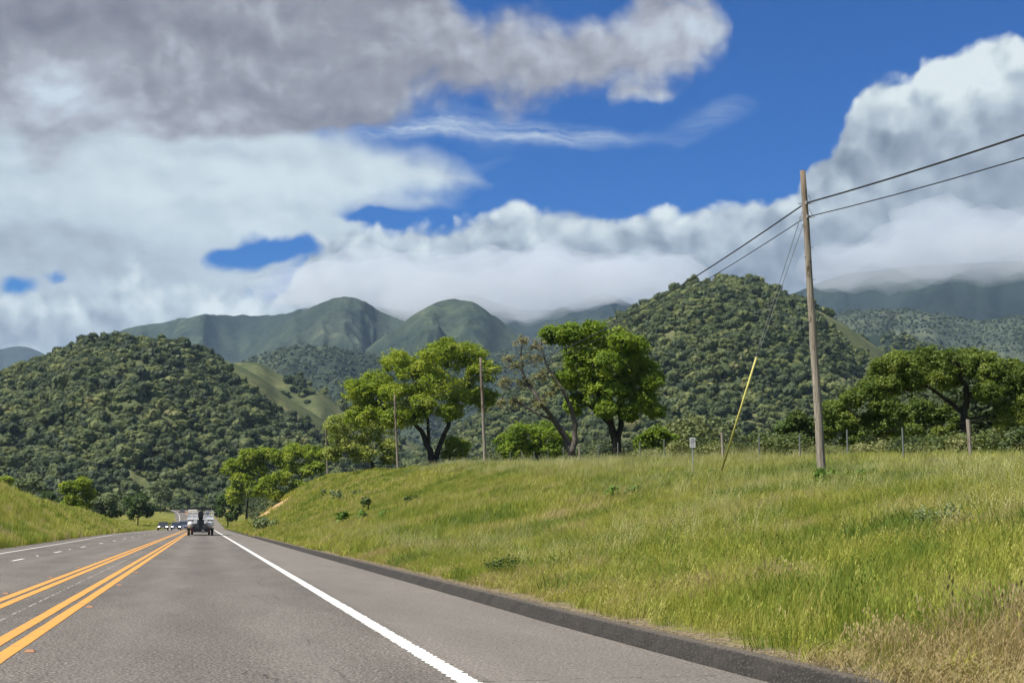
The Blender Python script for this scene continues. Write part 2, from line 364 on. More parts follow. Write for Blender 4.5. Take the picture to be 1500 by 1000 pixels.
def m_ground():
    m, T = mat_new('bank_soil'); p = geo_pos(T)
    a = T.noise(p, 0.22, 5, 0.6); b = T.noise(p, 3.5, 5, 0.7); d = T.noise(p, 14, 3, 0.7)
    c = T.ramp(a, [(0.35, lin((92,98,44))), (0.5, lin((118,118,54))), (0.62, lin((132,126,68))), (0.72, lin((142,124,88)))])
    c = T.mix(T.maprange(b, 0.35, 0.7, 0, 0.6), c, lin((58,70,30)))
    ac = T.node('ShaderNodeSeparateXYZ', {0: T.node('ShaderNodeVectorRotate', {'Vector': p, 'Angle': AR}, rotation_type='Z_AXIS').outputs[0]}).outputs[0]
    e = T.m('MULTIPLY', T.sstep(ac, 4.2, 4.4), T.m('SUBTRACT', 1.0, T.sstep(T.m('ADD', ac, T.m('MULTIPLY', T.noise(p, 2.0, 3), -1.4)), 3.9, 4.3)))
    c = T.mix(T.m('MULTIPLY', e, 0.85), c, T.ramp(d, [(0.35, lin((70,58,44))), (0.5, lin((112,98,78))), (0.65, lin((150,136,112)))]))
    # the slip of bare tan earth at the end of the bank
    rl_ = T.node('ShaderNodeVectorRotate', {'Vector': p, 'Angle': AR}, rotation_type='Z_AXIS').outputs[0]
    dd = T.vm('LENGTH', T.vm('MULTIPLY', T.vm('SUBTRACT', rl_, (10.0, 245, 0)), (0.20, 0.034, 0.0)))
    tw_ = T.m('SUBTRACT', 1.0, T.sstep(T.m('ADD', dd, T.m('MULTIPLY', T.m('SUBTRACT', b, 0.5), 0.8)), 0.85, 1.1))
    c = T.mix(T.m('MULTIPLY', tw_, 0.9), c, T.ramp(b, [(0.35, lin((150,118,84))), (0.65, lin((196,164,124)))]))
    finish(T, pbr(T, c, 0.95, 0, T.m('ADD', b, d), 0.6, 0.08, 0.1)); return m
def m_hill(name, c1, c2, c3, sc=0.02, bs=0.6, bd=3.0, leafy=None):
    """grass slopes with scrub: c1 scrub, c2 grass, c3 dry grass"""
    m, T = mat_new(name); p = geo_pos(T)
    a = T.noise(p, sc, 7, 0.62); b = T.noise(p, sc*7, 5, 0.7); e = T.noise(p, sc*0.35, 4)
    f = T.m('ADD', T.m('MULTIPLY', a, 0.6), T.m('MULTIPLY', b, 0.4))
    c = T.ramp(f, [(0.40, c1), (0.50, tuple(0.5*(u+v) for u, v in zip(c1, c2))), (0.57, c2), (0.68, c3)])
    c = T.mix(T.maprange(e, 0.4, 0.62, 0, 0.55), c, c1)
    finish(T, pbr(T, c, 0.95, 0, f, bs, bd, 0.05)); return m
def m_leaf(name, stops, trans=0.35, sc=0.6, rnd=True, dry=None):
    m, T = mat_new(name); p = geo_pos(T)
    r = T.node('ShaderNodeObjectInfo').outputs['Random']
    n = T.noise(p, sc, 4, 0.65)
    v = T.m('ADD', T.m('MULTIPLY', n, 0.9 if not rnd else 0.6), T.m('MULTIPLY', r, 0.4)) if rnd else n
    c = T.ramp(v, stops)
    if dry:
        f = T.noise(p, dry[0], 5, 0.6); c = T.mix(T.sstep(f, dry[1], dry[1]+0.12), c, dry[2])
    d = pbr(T, c, 0.6, 0, None, spec=0.25)
    t = T.node('ShaderNodeBsdfTranslucent', {'Color': T.mix(1.0, c, (1.0, 1.0, 0.55), 'MULTIPLY')}).outputs[0]
    mx = T.node('ShaderNodeMixShader', {0: trans}); T.l.new(d, mx.inputs[1]); T.l.new(t, mx.inputs[2])
    finish(T, mx.outputs[0]); return m
def m_bark(name='bark', a=(46,42,38), b=(92,84,74)):
    m, T = mat_new(name); p = T.node('ShaderNodeTexCoord').outputs['Object']
    n = T.noise(T.vm('MULTIPLY', p, (3, 3, 0.6)), 4, 6, 0.7); c = T.ramp(n, [(0.35, lin(a)), (0.65, lin(b))])
    finish(T, pbr(T, c, 0.95, 0, n, 0.9, 0.05, 0.1)); return m
def m_pole():
    m, T = mat_new('weathered_wood'); p = T.node('ShaderNodeTexCoord').outputs['Object']
    n = T.noise(T.vm('MULTIPLY', p, (9, 9, 0.45)), 3, 7, 0.7); k = T.noise(T.vm('MULTIPLY', p, (1, 1, .5)), 2.2, 3)
    c = T.ramp(n, [(0.3, lin((74,68,60))), (0.5, lin((128,120,108))), (0.7, lin((166,156,142)))])
    c = T.mix(T.sstep(k, 0.6, 0.68), c, lin((74,60,48)))
    z = T.node('ShaderNodeSeparateXYZ', {0: geo_pos(T)}).outputs[2]
    c = T.mix(T.m('MULTIPLY', T.sstep(z, 9.0, 12.6), 0.5), c, lin((84,66,50)))
    finish(T, pbr(T, c, 0.9, 0, n, 0.7, 0.02, 0.15)); return m

M = dict(asphalt=m_asphalt(), yellow=m_paint('yellow_paint', lin((204,146,62)), 0.75), white=m_paint('white_paint', lin((214,214,206)), 0.7),
         kerb=m_kerb(), soil=m_ground(), bark=m_bark('bark', (30,28,26), (66,62,56)), pole=m_pole(),
         steel=simple('galvanised_steel', (0.32,0.33,0.33), 0.5, 0.4), black=simple('black_rubber', (0.015,0.015,0.016), 0.6),
         guard=simple('yellow_plastic', lin((186,178,96)), 0.6), sign=simple('sign_white', (0.52,0.52,0.50), 0.5), ink=simple('sign_black', (0.03,0.03,0.03), 0.5))

# ------------------------------------------------------------------ the line of the road
RS, RC = math.sin(AR), math.cos(AR)
def SL(s, l): return (s*RS+l*RC, s*RC-l*RS)     # road frame to world
def toSL(X, Y): return (X*RS+Y*RC, X*RC-Y*RS)
_far = [at(286, 757, 470), at(280, 751, 545), at(268, 746, 615), at(250, 741.5, 690), at(226, 738, 780), at(190, 735, 890), at(140, 732, 1000)]
_ctl = [(*SL(s, -1.0), z) for s, z in ((-60,0),(0,0),(100,0),(200,0),(262,0),(300,-0.1),(335,0.6),(390,1.7))]+[tuple(v) for v in _far]
def catmull(P, n=12):
    out = []
    for i in range(len(P)-1):
        p0, p1, p2, p3 = (np.array(P[max(0, min(len(P)-1, k))], float) for k in (i-1, i, i+1, i+2))
        for k in range(n):
            t = k/n; out.append(0.5*((2*p1)+(-p0+p2)*t+(2*p0-5*p1+4*p2-p3)*t*t+(-p0+3*p1-3*p2+p3)*t**3))
    out.append(np.array(P[-1], float)); return np.array(out)
PATH = catmull(_ctl, 14)
_ds = np.hypot(*np.diff(PATH[:, :2], axis=0).T); PS_ = np.concatenate([[0], np.cumsum(_ds)])-60.0
def road_xyz(s, l, dz=0.0):                     # l counted as in the straight frame (path runs at l = -1)
    s = np.asarray(s, float); l = np.asarray(l, float)
    x = np.interp(s, PS_, PATH[:, 0]); y = np.interp(s, PS_, PATH[:, 1]); z = np.interp(s, PS_, PATH[:, 2])
    x2 = np.interp(s+3, PS_, PATH[:, 0]); y2 = np.interp(s+3, PS_, PATH[:, 1]); x1 = np.interp(s-3, PS_, PATH[:, 0]); y1 = np.interp(s-3, PS_, PATH[:, 1])
    tx, ty = x2-x1, y2-y1; n = np.hypot(tx, ty); tx, ty = tx/n, ty/n
    return np.stack([x+(l+1)*ty, y-(l+1)*tx, z+dz+0*l], -1)
def left_line(s): return np.interp(s, [0, 60, 95, 155, 261, 330, 420], [-7.7, -7.9, -8.3, -9.3, -7.6, -6.3, -6.1])
def left_edge(s): return left_line(s)-1.3
def kshift(s): return np.interp(s, [9, 13, 17], [0.13, 0.05, 0.0])
def right_edge(s): return np.interp(s, [0, 17, 250, 300, 380, 470], [4.36, 4.2, 4.2, 4.8, 3.8, 4.6])

def H_right(s): return np.interp(s, [-80, 0, 22, 33, 43, 60, 90, 121, 177, 232, 250, 262, 275, 292, 315], [1.6, 1.75, 1.9, 2.05, 2.35, 2.95, 4.4, 5.7, 7.45, 8.7, 8.9, 8.9, 8.3, 4.0, 0.0])
def L_right(s): return np.interp(s, [-80, 33, 43, 121, 177, 235, 262], [17, 18.3, 19.3, 23.6, 23.5, 20.5, 21])
def H_left(s): return np.interp(s, [-80, 0, 60, 112, 121, 144, 168, 202, 233, 270, 292], [2.6, 2.8, 3.4, 4.05, 4.1, 3.5, 3.0, 2.5, 1.5, 0.6, 0.1])
def valley(s, l): 
    v = np.interp(s, [-500, 250, 330, 420, 520, 620, 700, 800, 1000, 1500, 3000, 12000], [-2, -0.6, 0.0, 1.6, 4.2, 6.8, 9, 14, 20, 26, 40, 60])
    return v+(fbm(s/60, l/60, 4, 3)-0.5)*2.0*smooth((s-280)/60)
def ground_z(s, l):
    s = np.asarray(s, float); l = np.asarray(l, float)
    V = valley(s, l)
    bump = (fbm(s/4, l/4, 4, 5)-0.5)*0.42+(fbm(s/15, l/9, 3, 8)-0.5)*0.7
    # right bank
    H = H_right(s); L = L_right(s); t = (l-4.5)/(L-4.5)
    prof = 0.55*np.clip(t, 0, 1)+0.45*smooth(t)
    zr = 0.13+H*prof+bump*smooth(t*3)*(0.5+0.5*smooth((H-1)/3))
    back = l-L
    zr = np.where(back > 0, zr+0.085*np.minimum(back, 11)*smooth((140-s)/60)-0.012*back-(H+0.5)*smooth((back-34)/80)*0.9, zr)
    zr = np.where(s > 262, zr*(1-smooth((s-292)/30))+V*smooth((s-292)/30), zr)
    # left bank
    le = left_edge(s); hl = H_left(s); tl = (le-0.3-l)/6.5
    pl = 0.5*np.clip(tl, 0, 1)+0.5*smooth(tl)
    zl = 0.05+hl*pl+bump*smooth(tl*2)
    bk = (le-6.8)-l
    zl = np.where(bk > 6, zl-(hl+1.5)*smooth((bk-6)/45), zl)
    zl = np.where(s > 240, zl*(1-smooth((s-250)/60))+V*smooth((s-250)/60), zl)
    z = np.where(l > 0, zr, zl)
    z = np.where((l > le-0.2) & (l < 4.45) & (s < 300), -0.14, z)
    # the far road lies in the ground
    far = s > 255
    if np.any(far):
        X, Y = SL(s[far], l[far]); pts = PATH[(PS_ > 240)]
        seg = np.array([road_xyz(q, -1.0) for q in np.arange(250, PS_[-1], 4.0)])
        d2 = np.full(X.shape, 1e18); zz = np.zeros(X.shape)
        near = (X > -260) & (X < 60) & (Y < 1050)
        Xn, Yn = X[near], Y[near]
        dn = np.full(Xn.shape, 1e18); zn = np.zeros(Xn.shape)
        for q in seg:
            d = (Xn-q[0])**2+(Yn-q[1])**2; k = d < dn; dn[k] = d[k]; zn[k] = q[2]
        d2[near] = dn; zz[near] = zn
        w = 1-smooth((np.sqrt(d2)-8.2)/14)
        zf = z[far]; z[far] = zf*(1-w)+(zz-0.35)*w
    return z
def gz(X, Y):
    s, l = toSL(X, Y); return float(ground_z(np.array([s]), np.array([l]))[0])

# ------------------------------------------------------------------ ground, road, markings
def grid_faces(nr, nc):
    i = np.arange(nr-1)[:, None]*nc+np.arange(nc-1)[None]; i = i.ravel()
    return np.stack([i, i+1, i+nc+1, i+nc], 1)
def geom(a, b, n): return list(np.geomspace(a, b, n))
sl = np.array([-600, -300, -150]+list(np.arange(-80, 0, 6))+list(np.arange(0, 60, 0.75))+list(np.arange(60, 320, 1.6))+list(np.arange(320, 900, 5))+geom(900, 16000, 40))
ll = np.array([-q for q in geom(240, 14000, 34)][::-1]+list(np.arange(-235, -34, 5))+list(np.arange(-34, -5, 0.6))+[-4.5, -1, 2, 4.0, 4.40, 4.5]+[4.6]+list(np.arange(5, 32, 0.5))+list(np.arange(32, 110, 3))+geom(112, 14000, 34))
gs, gl = np.meshgrid(sl, ll, indexing='ij'); gzv = ground_z(gs.ravel(), gl.ravel()); gX, gY = SL(gs.ravel(), gl.ravel())
g = mesh_obj('ground', np.stack([gX, gY, gzv], 1), grid_faces(len(sl), len(ll))[:, ::-1], M['soil'], smooth=True); tag(g, kind='structure')

def ribbon(name, s0, s1, l0, l1, dz, mat, step=2.0, cols=1, jag=0.0, kind='structure'):
    ss = np.arange(s0, s1+1e-6, step); n = len(ss)
    a = l0(ss) if callable(l0) else np.full(n, l0); b = l1(ss) if callable(l1) else np.full(n, l1)
    if jag:
        a = a+(NR.random(n)-0.5)*2*jag; b = b+(NR.random(n)-0.5)*2*jag
    V = []
    for k in range(cols+1): V.append(road_xyz(ss, a+(b-a)*k/cols, dz))
    V = np.stack(V, 1).reshape(-1, 3)
    return V, grid_faces(n, cols+1)[:, ::-1]
V, Fq = ribbon('road', -50, 960, left_edge, right_edge, 0.0, None, 2.0, 6)
tag(mesh_obj('road', V, Fq, M['asphalt']), kind='structure')
def saw_line():                                 # thermoplastic line with a ragged, combed edge
    ss = np.arange(-10, 60.2, 0.11); k = (np.arange(len(ss)) % 2)*2-1; am = 0.004+0.016*NR.random(len(ss)); a = 1.925+am*k+(NR.random(len(ss))-0.5)*0.008; b = 2.095+am[::-1]*k+(NR.random(len(ss))-0.5)*0.012; ss = ss+(NR.random(len(ss))-0.5)*0.06
    V = np.stack([road_xyz(ss, a, 0.005), road_xyz(ss, b, 0.005)], 1).reshape(-1, 3); return V, grid_faces(len(ss), 2)[:, ::-1]
def marks(name, parts, mat):
    Vs = []; Fs = []; b = 0
    for v, f in parts: Vs.append(v); Fs.append(f+b); b += len(v)
    tag(mesh_obj(name, np.concatenate(Vs), np.concatenate(Fs), mat), kind='structure')
marks('yellow_road_lines', [ribbon('', -20, 900, a, b, 0.005, None, 1.0, 1, 0.004) for a, b in ((-1.82,-1.67),(-2.07,-1.92),(-2.92,-2.77),(-3.16,-3.01))], M['yellow'])
marks('white_edge_lines', [saw_line(), ribbon('', 60.2, 880, 1.92, 2.10, 0.005, None, 2),
      ribbon('', 0, 880, left_line, lambda s: left_line(s)+0.12, 0.005, None, 2)], M['white'])
marks('white_lane_dashes', [ribbon('', s, s+3.05, -6.0, -5.88, 0.005, None, 0.6) for s in np.arange(48.5-3*13.2, 260, 13.2)], M['white'])

def kerb():
    prof = [(4.14, 0.003), (4.16, 0.03), (4.235, 0.13), (4.275, 0.15), (4.36, 0.155), (4.43, 0.14), (4.52, 0.0)]
    ss = np.concatenate([np.arange(-40, 4, 0.5), np.arange(4, 40, 0.06), np.arange(40, 262, 0.6)]); V = []
    for k, (l, z) in enumerate(prof):
        w = (fbm(ss/0.7, ss*0+k*3.1, 5, 21, 0.65)-0.5)*0.02; w2 = (fbm(ss/0.5, ss*0+k*5.1, 5, 33, 0.65)-0.5)*(0.012 if k > 1 else 0.0)
        V.append(road_xyz(ss, l+w+kshift(ss), 0)+np.stack([0*ss, 0*ss, z+w2], -1))
    V = np.stack(V, 1).reshape(-1, 3)
    tag(mesh_obj('kerb', V, grid_faces(len(ss), len(prof))[:, ::-1], M['kerb'], smooth=True), kind='structure')
kerb()

# ------------------------------------------------------------------ hills and mountains
HILLS = {}
def hill(name, sil, D, W, Wb, zb, mat, amp=20, L=200, seed=1, cols=3.0, rows=90, dvar=0.05, drop=0.0, gpow=1.0, rough=0.0):
    """sil: the skyline as photo points; D distance of the ridge, W depth of the front slope, Wb of the back"""
    sil = [(px, py+drop) for px, py in sil]
    pts = [at(px, py, D) for px, py in sil]; xr = np.array([p.x/D for p in pts]); zr = np.array([(p.z-CAMH)/D for p in pts])
    nx = int((xr[-1]-xr[0])*F/cols); u = np.linspace(xr[0], xr[-1], nx)
    zz = np.interp(u, xr, zr); k = max(1, int(9/cols)); ker = np.ones(2*k+1)/(2*k+1); zz = np.convolve(np.pad(zz, k, 'edge'), ker, 'valid')
    Dj = D*(1+(fbm(u*F/90, u*0, 3, seed)-0.5)*2*dvar); zj = CAMH+zz*Dj
    nb = max(10, int(rows*0.35)); tf = np.linspace(0, 1, rows); tb = np.linspace(0, 1, nb)[1:]
    T_ = np.concatenate([tf, 1+tb]); Yg = np.where(T_[:, None] <= 1, (Dj-W)[None]+W*T_[:, None], Dj[None]+Wb*(T_[:, None]-1)); Xg = u[None]*Yg
    t = T_[:, None]; gf = (0.45*t+0.55*smooth(t))**gpow; gb = 1-smooth(t-1)
    g = np.where(t <= 1, gf, gb)
    Z = zb+(zj[None]-zb)*g
    env = np.where(t <= 1, 4*t*(1-t), np.minimum(1, (t-1)*4))
    wx = (fbm(Xg/L*0.8+3, Yg/L*0.8, 3, seed+21)-0.5)*L*0.9; wy = (fbm(Xg/L*0.8, Yg/L*0.8+7, 3, seed+22)-0.5)*L*0.9
    Z = Z-amp*(1-ridged((Xg+wx)/L, (Yg+wy)/(L*1.25), 5, seed+3, 0.55))*env*np.clip((zj[None]-zb)/(0.3*max(zj.max()-zb, 1)), 0, 1)*1.6
    if rough: Z = Z+(fbm(Xg/(L*0.12), Yg/(L*0.12), 4, seed+9)-0.5)*rough*np.minimum(1, (t*3))
    V = np.stack([Xg, Yg, Z], -1)
    o = mesh_obj(name, V.reshape(-1, 3), grid_faces(*Z.shape)[:, ::-1], mat, smooth=True); tag(o, kind='structure')
    return V
def sample(V, n, rng):                          # points on a hill's grid, by area
    A = V[:-1, :-1]; B = V[:-1, 1:]; C = V[1:, :-1]; ar = np.linalg.norm(np.cross(B-A, C-A), axis=-1).ravel()
    idx = rng.choice(len(ar), n, p=ar/ar.sum()); i, j = np.divmod(idx, V.shape[1]-1); a = rng.random((n, 1)); b = rng.random((n, 1))
    return V[i, j]*(1-a)*(1-b)+V[i, j+1]*(1-a)*b+V[i+1, j]*a*(1-b)+V[i+1, j+1]*a*b
def to_px(P):                                   # where a point stands in the photo, for sorting clearings from wood
    r = P[:, 0]; y = P[:, 1]*math.cos(TH)+(P[:, 2]-CAMH)*math.sin(TH); z = -P[:, 1]*math.sin(TH)+(P[:, 2]-CAMH)*math.cos(TH)
    return 750+F*r/y, 500-F*z/y
def in_poly(x, y, poly):
    c = np.zeros(x.shape, bool); n = len(poly)
    for i in range(n):
        x1, y1 = poly[i]; x2, y2 = poly[(i+1) % n]
        k = ((y1 > y) != (y2 > y)) & (x < (x2-x1)*(y-y1)/(y2-y1+1e-9)+x1); c ^= k
    return c

mg = m_hill('grassy_slope', lin((62,72,48)), lin((96,98,66)), lin((124,116,84)), 0.03, 0.5, 1.2)
mm = m_hill('mountain', lin((36,46,42)), lin((66,76,58)), lin((94,96,74)), 0.006, 1.0, 20.0)
mm2 = m_hill('mountain', lin((42,52,48)), lin((74,82,66)), lin((104,104,82)), 0.006, 1.0, 18.0)
md = m_hill('mountain', lin((28,38,36)), lin((44,54,46)), lin((64,70,58)), 0.004, 0.7, 12.0)  # darker mountain copy: cloud shadow over two of the ranges put into its colour
V_far = hill('mountain', [(-250,530),(-100,520),(0,512),(18,507),(38,507),(62,516),(95,540),(160,580)], 8500, 2500, 2500, 150, md, 120, 900, 41, 3, 60)
V_left = hill('mountain', [(20,600),(80,545),(150,493),(168,486),(185,481),(212,474),(240,472),(262,467),(300,461),(345,462),(378,463),(405,460),(430,456),(455,450),(480,444),(540,450),(620,455),(700,480)], 5200, 1900, 1500, 110, mm, 260, 460, 42, 2.2, 150, 0.05, rough=16)
V_left2 = hill('mountain', [(300,585),(340,545),(375,505),(400,484),(430,464),(462,446),(490,437),(512,435),(538,443),(560,457),(590,470),(640,495),(720,530)], 4100, 1500, 1200, 90, mm2, 190, 380, 43, 2.2, 150, 0.05, rough=13)
V_mid = hill('mountain', [(450,590),(500,545),(545,505),(580,482),(612,456),(640,442),(662,437),(686,441),(706,450),(732,470),(757,490),(800,520),(860,570)], 3700, 1400, 1100, 80, mm, 120, 400, 47, 2.2, 150, 0.05, rough=12)
V_dark = hill('mountain', [(540,520),(600,470),(650,436),(690,430),(730,445),(770,455),(815,452),(850,442),(878,428),(895,430),(915,442),(960,460),(1060,490),(1150,520)], 5600, 1700, 1500, 120, md, 240, 500, 45, 2.5, 110, 0.04, rough=14)
V_right = hill('mountain', [(1000,520),(1100,465),(1160,432),(1195,416),(1235,402),(1280,396),(1330,390),(1400,386),(1480,384),(1580,380),(1750,380),(1900,380)], 4800, 1900, 1500, 110, md, 240, 520, 46, 2.5, 120, 0.05, rough=14)
V_foot = hill('foothill', [(230,600),(300,560),(350,532),(400,514),(440,507),(480,506),(530,516),(580,520),(640,528),(700,520),(780,508),(850,500),(920,520),(1000,560)], 2500, 1000, 700, 0, mm, 75, 260, 51, 2.5, 110, 0.05, rough=7)
V_footr = hill('foothill', [(1120,520),(1180,475),(1240,456),(1290,452),(1340,455),(1390,462),(1430,470),(1480,466),(1540,458),(1640,452),(1800,450)], 2700, 1000, 700, 0, mm2, 75, 260, 52, 2.5, 110, 0.05, rough=7)
V_ridger = hill('foothill', [(1180,560),(1230,505),(1270,492),(1310,490),(1345,498),(1380,516),(1430,532),(1500,540),(1600,545),(1750,560)], 1700, 500, 300, 0, md, 25, 140, 53, 3, 60, 0.04)
V_back = hill('hill', [(300,560),(335,530),(380,528),(405,545),(440,556),(475,575),(510,600),(560,630),(640,660)], 1180, 330, 250, -4, mg, 14, 90, 54, 3, 60, 0.03, drop=2)
V_hl = hill('hill', [(-420,690),(-300,650),(-150,605),(-60,575),(0,552),(50,533),(95,515),(130,500),(170,499),(210,499),(260,505),(305,518),(345,530),(380,548),(420,578),(460,603),(500,628),(560,665),(620,700)], 960, 500, 300, -6, mg, 26, 120, 55, 3, 110, 0.03, drop=3)
V_hr = hill('hill', [(560,690),(640,650),(700,612),(760,570),(820,525),(870,487),(930,452),(980,431),(1020,414),(1060,408),(1100,412),(1150,432),(1200,450),(1250,482),(1295,513),(1330,545),(1380,590),(1440,630),(1500,660)], 1080, 600, 350, -6, mg, 30, 140, 56, 3, 120, 0.03, drop=2)

# ------------------------------------------------------------------ foliage
def leaf_quads(C, R, n, size, rng, up=0.35, shell=0.55, flat=1.0, out=0.8, asp=0.62):
    """n leaf faces round each clump centre (C: k x 3, R: k) -> vertices, quads"""
    C = np.asarray(C, float); R = np.asarray(R, float); k = len(C)
    d = rng.normal(size=(k, n, 3)); d /= np.linalg.norm(d, axis=-1, keepdims=True)
    d[..., 2] = np.where(rng.random((k, n)) < up, np.abs(d[..., 2]), d[..., 2])
    r = R[:, None]*(shell+(1.08-shell)*rng.random((k, n))**0.7)
    P = C[:, None]+d*r[..., None]*np.array([1, 1, flat])
    N = d*out+rng.normal(size=(k, n, 3))*0.55+np.array([0, 0, 0.35]); N /= np.linalg.norm(N, axis=-1, keepdims=True)
    A = np.cross(N, rng.normal(size=(k, n, 3))); A /= np.linalg.norm(A, axis=-1, keepdims=True); B = np.cross(N, A)
    s = size*(0.6+0.8*rng.random((k, n, 1)))
    q = np.stack([P-A*s*0.5, P-B*s*asp*0.5, P+A*s*0.5, P+B*s*asp*0.5], 2).reshape(-1, 3)
    return q, np.arange(len(q)).reshape(-1, 4)
def proto_coll(name, objs):
    c = bpy.data.collections.new(name)
    for o in objs: c.objects.link(o)
    return c
def ico(rad, sub, rng, lump=0.2, flat=0.8):
    bm = bmesh.new(); bmesh.ops.create_icosphere(bm, subdivisions=sub, radius=1)
    V = np.array([v.co[:] for v in bm.verts]); Fc = np.array([[v.index for v in f.verts] for f in bm.faces]); bm.free()
    s = rng.random(3)*50
    n = fbm(V[:, 0]*1.7+s[0], V[:, 1]*1.7+V[:, 2]*1.3+s[1], 3, 5)
    V = V*(1+(n[:, None]-0.5)*2*lump)*rad*np.array([1, 1, flat]); return V, Fc
def crown_proto(i, mat, rng, nl=9, leaves=34, size=0.085, core=True):
    # a unit crown (about 1 across, standing on z = 0): lumps at uneven heights, a dark core that is just foliage too
    k = nl; a = rng.random(k)*6.283; rr = 0.30*np.sqrt(rng.random(k)); hz = 0.32+0.34*rng.random(k)
    C = np.stack([np.cos(a)*rr, np.sin(a)*rr, hz-0.35*rr], 1); R = 0.17+0.12*rng.random(k)
    V, Fq = leaf_quads(C, R, leaves, size, rng, up=0.5, shell=0.85 if core else 0.3, flat=0.8)
    if not core: return mesh_obj('bush_form', V, Fq, mat, linked=False)
    Vs = [V]; Fs = [Fq.tolist()]; b = len(V)
    for c, r in zip(C, R):
        v, f = ico(r*0.93, 1, rng, 0.25, 0.8); Vs.append(v+c); Fs.append((f+b).tolist()); b += len(v)
    v, f = ico(0.30, 1, rng, 0.2, 1.0); v = v+np.array([0, 0, 0.27]); Vs.append(v); Fs.append((f+b).tolist())
    return mesh_obj('oak_crown_form', np.concatenate(Vs), sum(Fs, []), mat, linked=False)
def scatter(name, P, scale, mat_coll, rz=None, tilt=None, idx=None, kind='stuff', label=None, cat=None, seed=0):
    n = len(P); rng = np.random.default_rng(seed)
    me = bpy.data.meshes.new(name); me.vertices.add(n); me.vertices.foreach_set('co', np.asarray(P, np.float32).ravel())
    rot = np.zeros((n, 3), np.float32); rot[:, 2] = rng.random(n)*6.283 if rz is None else rz
    if tilt is not None: rot[:, 0] = (rng.random(n)-0.5)*2*tilt; rot[:, 1] = (rng.random(n)-0.5)*2*tilt
    sc = np.asarray(scale, np.float32); sc = np.repeat(sc[:, None], 3, 1) if sc.ndim == 1 else sc
    a = me.attributes.new('rot', 'FLOAT_VECTOR', 'POINT'); a.data.foreach_set('vector', rot.ravel())
    a = me.attributes.new('siz', 'FLOAT_VECTOR', 'POINT'); a.data.foreach_set('vector', sc.ravel())
    ix = rng.integers(0, 1000, n) if idx is None else idx
    a = me.attributes.new('idx', 'INT', 'POINT'); a.data.foreach_set('value', np.asarray(ix, np.int32))
    o = link(bpy.data.objects.new(name, me))
    gt = bpy.data.node_groups.new(name, 'GeometryNodeTree')
    gt.interface.new_socket('Geometry', in_out='INPUT', socket_type='NodeSocketGeometry'); gt.interface.new_socket('Geometry', in_out='OUTPUT', socket_type='NodeSocketGeometry')
    gi = gt.nodes.new('NodeGroupInput'); go = gt.nodes.new('NodeGroupOutput'); ci = gt.nodes.new('GeometryNodeCollectionInfo')
    ci.inputs['Collection'].default_value = mat_coll; ci.inputs['Separate Children'].default_value = True; ci.inputs['Reset Children'].default_value = True
    ip = gt.nodes.new('GeometryNodeInstanceOnPoints'); ip.inputs['Pick Instance'].default_value = True
    def attr(nm, tp):
        q = gt.nodes.new('GeometryNodeInputNamedAttribute'); q.data_type = tp; q.inputs['Name'].default_value = nm
        return q.outputs[0]
    e2r = gt.nodes.new('FunctionNodeEulerToRotation'); gt.links.new(attr('rot', 'FLOAT_VECTOR'), e2r.inputs[0])
    gt.links.new(gi.outputs[0], ip.inputs['Points']); gt.links.new(ci.outputs[0], ip.inputs['Instance'])
    gt.links.new(attr('idx', 'INT'), ip.inputs['Instance Index']); gt.links.new(e2r.outputs[0], ip.inputs['Rotation'])
    gt.links.new(attr('siz', 'FLOAT_VECTOR'), ip.inputs['Scale']); gt.links.new(ip.outputs[0], go.inputs[0])
    md_ = o.modifiers.new('scatter', 'NODES'); md_.node_group = gt
    tag(o, label, cat, kind=kind); return o

G = lambda *c: lin(c)
leaf_far = m_leaf('far_oak_leaves', [(0.25, G(40,52,32)), (0.42, G(60,72,42)), (0.58, G(82,92,52)), (0.72, G(106,112,64)), (0.85, G(122,114,78))], 0.15, 0.022, True)
leaf_far2 = m_leaf('chaparral_leaves', [(0.25, G(42,55,42)), (0.5, G(60,72,52)), (0.8, G(86,94,66))], 0.1, 0.02, True)
rngF = np.random.default_rng(3)
oakf = proto_coll('far_oaks', [crown_proto(i, leaf_far, rngF, 8+i % 3, 40, 0.085) for i in range(6)])
chap = proto_coll('scrub_forms', [crown_proto(i, leaf_far2, rngF, 5, 10, 0.14) for i in range(3)])

# wood on the near hills, with its clearings left open
def wood(name, V, n, smin, smax, clear, seed, label, thin=0.0, coll=None, sink=0.12):
    rng = np.random.default_rng(seed); P = sample(V, n, rng); x, y = to_px(P)
    keep = (x > -60) & (x < 1560) & (y < 800)
    jit = (fbm(P[:, 0]/12, P[:, 1]/12, 3, seed)-0.5)*24
    for poly in clear: keep &= ~in_poly(x+jit, y+jit*0.6, poly)
    dens = fbm(P[:, 0]/55, P[:, 1]/80, 4, seed+5)
    keep &= dens > thin
    P = P[keep]; s = smin+(smax-smin)*rng.random(len(P))**2.4
    S = np.stack([s*(0.85+0.4*rng.random(len(P))), s*(0.85+0.4*rng.random(len(P))), s*(0.75+0.5*rng.random(len(P)))], 1)
    P[:, 2] -= s*sink
    scatter(name, P, S, coll or oakf, tilt=0.15, label=label, cat='woodland', seed=seed)
wood('oak_woodland', V_hl, 27000, 3, 11.5, [[(308,500),(352,514),(410,550),(460,590),(515,636),(468,634),(415,604),(362,570),(326,535)], [(198,530),(216,526),(230,546),(204,552)], [(163,698),(206,692),(208,714),(160,712)]], 61, 'dense dark oak wood covering the rounded hill at the left', 0.12)
wood('oak_woodland', V_hr, 33000, 3, 11.5, [[(1180,448),(1215,462),(1300,515),(1320,530),(1300,535),(1262,520),(1225,492),(1195,470)], [(1215,480),(1250,512),(1228,500)]], 62, 'dense dark oak wood covering the cone shaped hill at the right', 0.08)
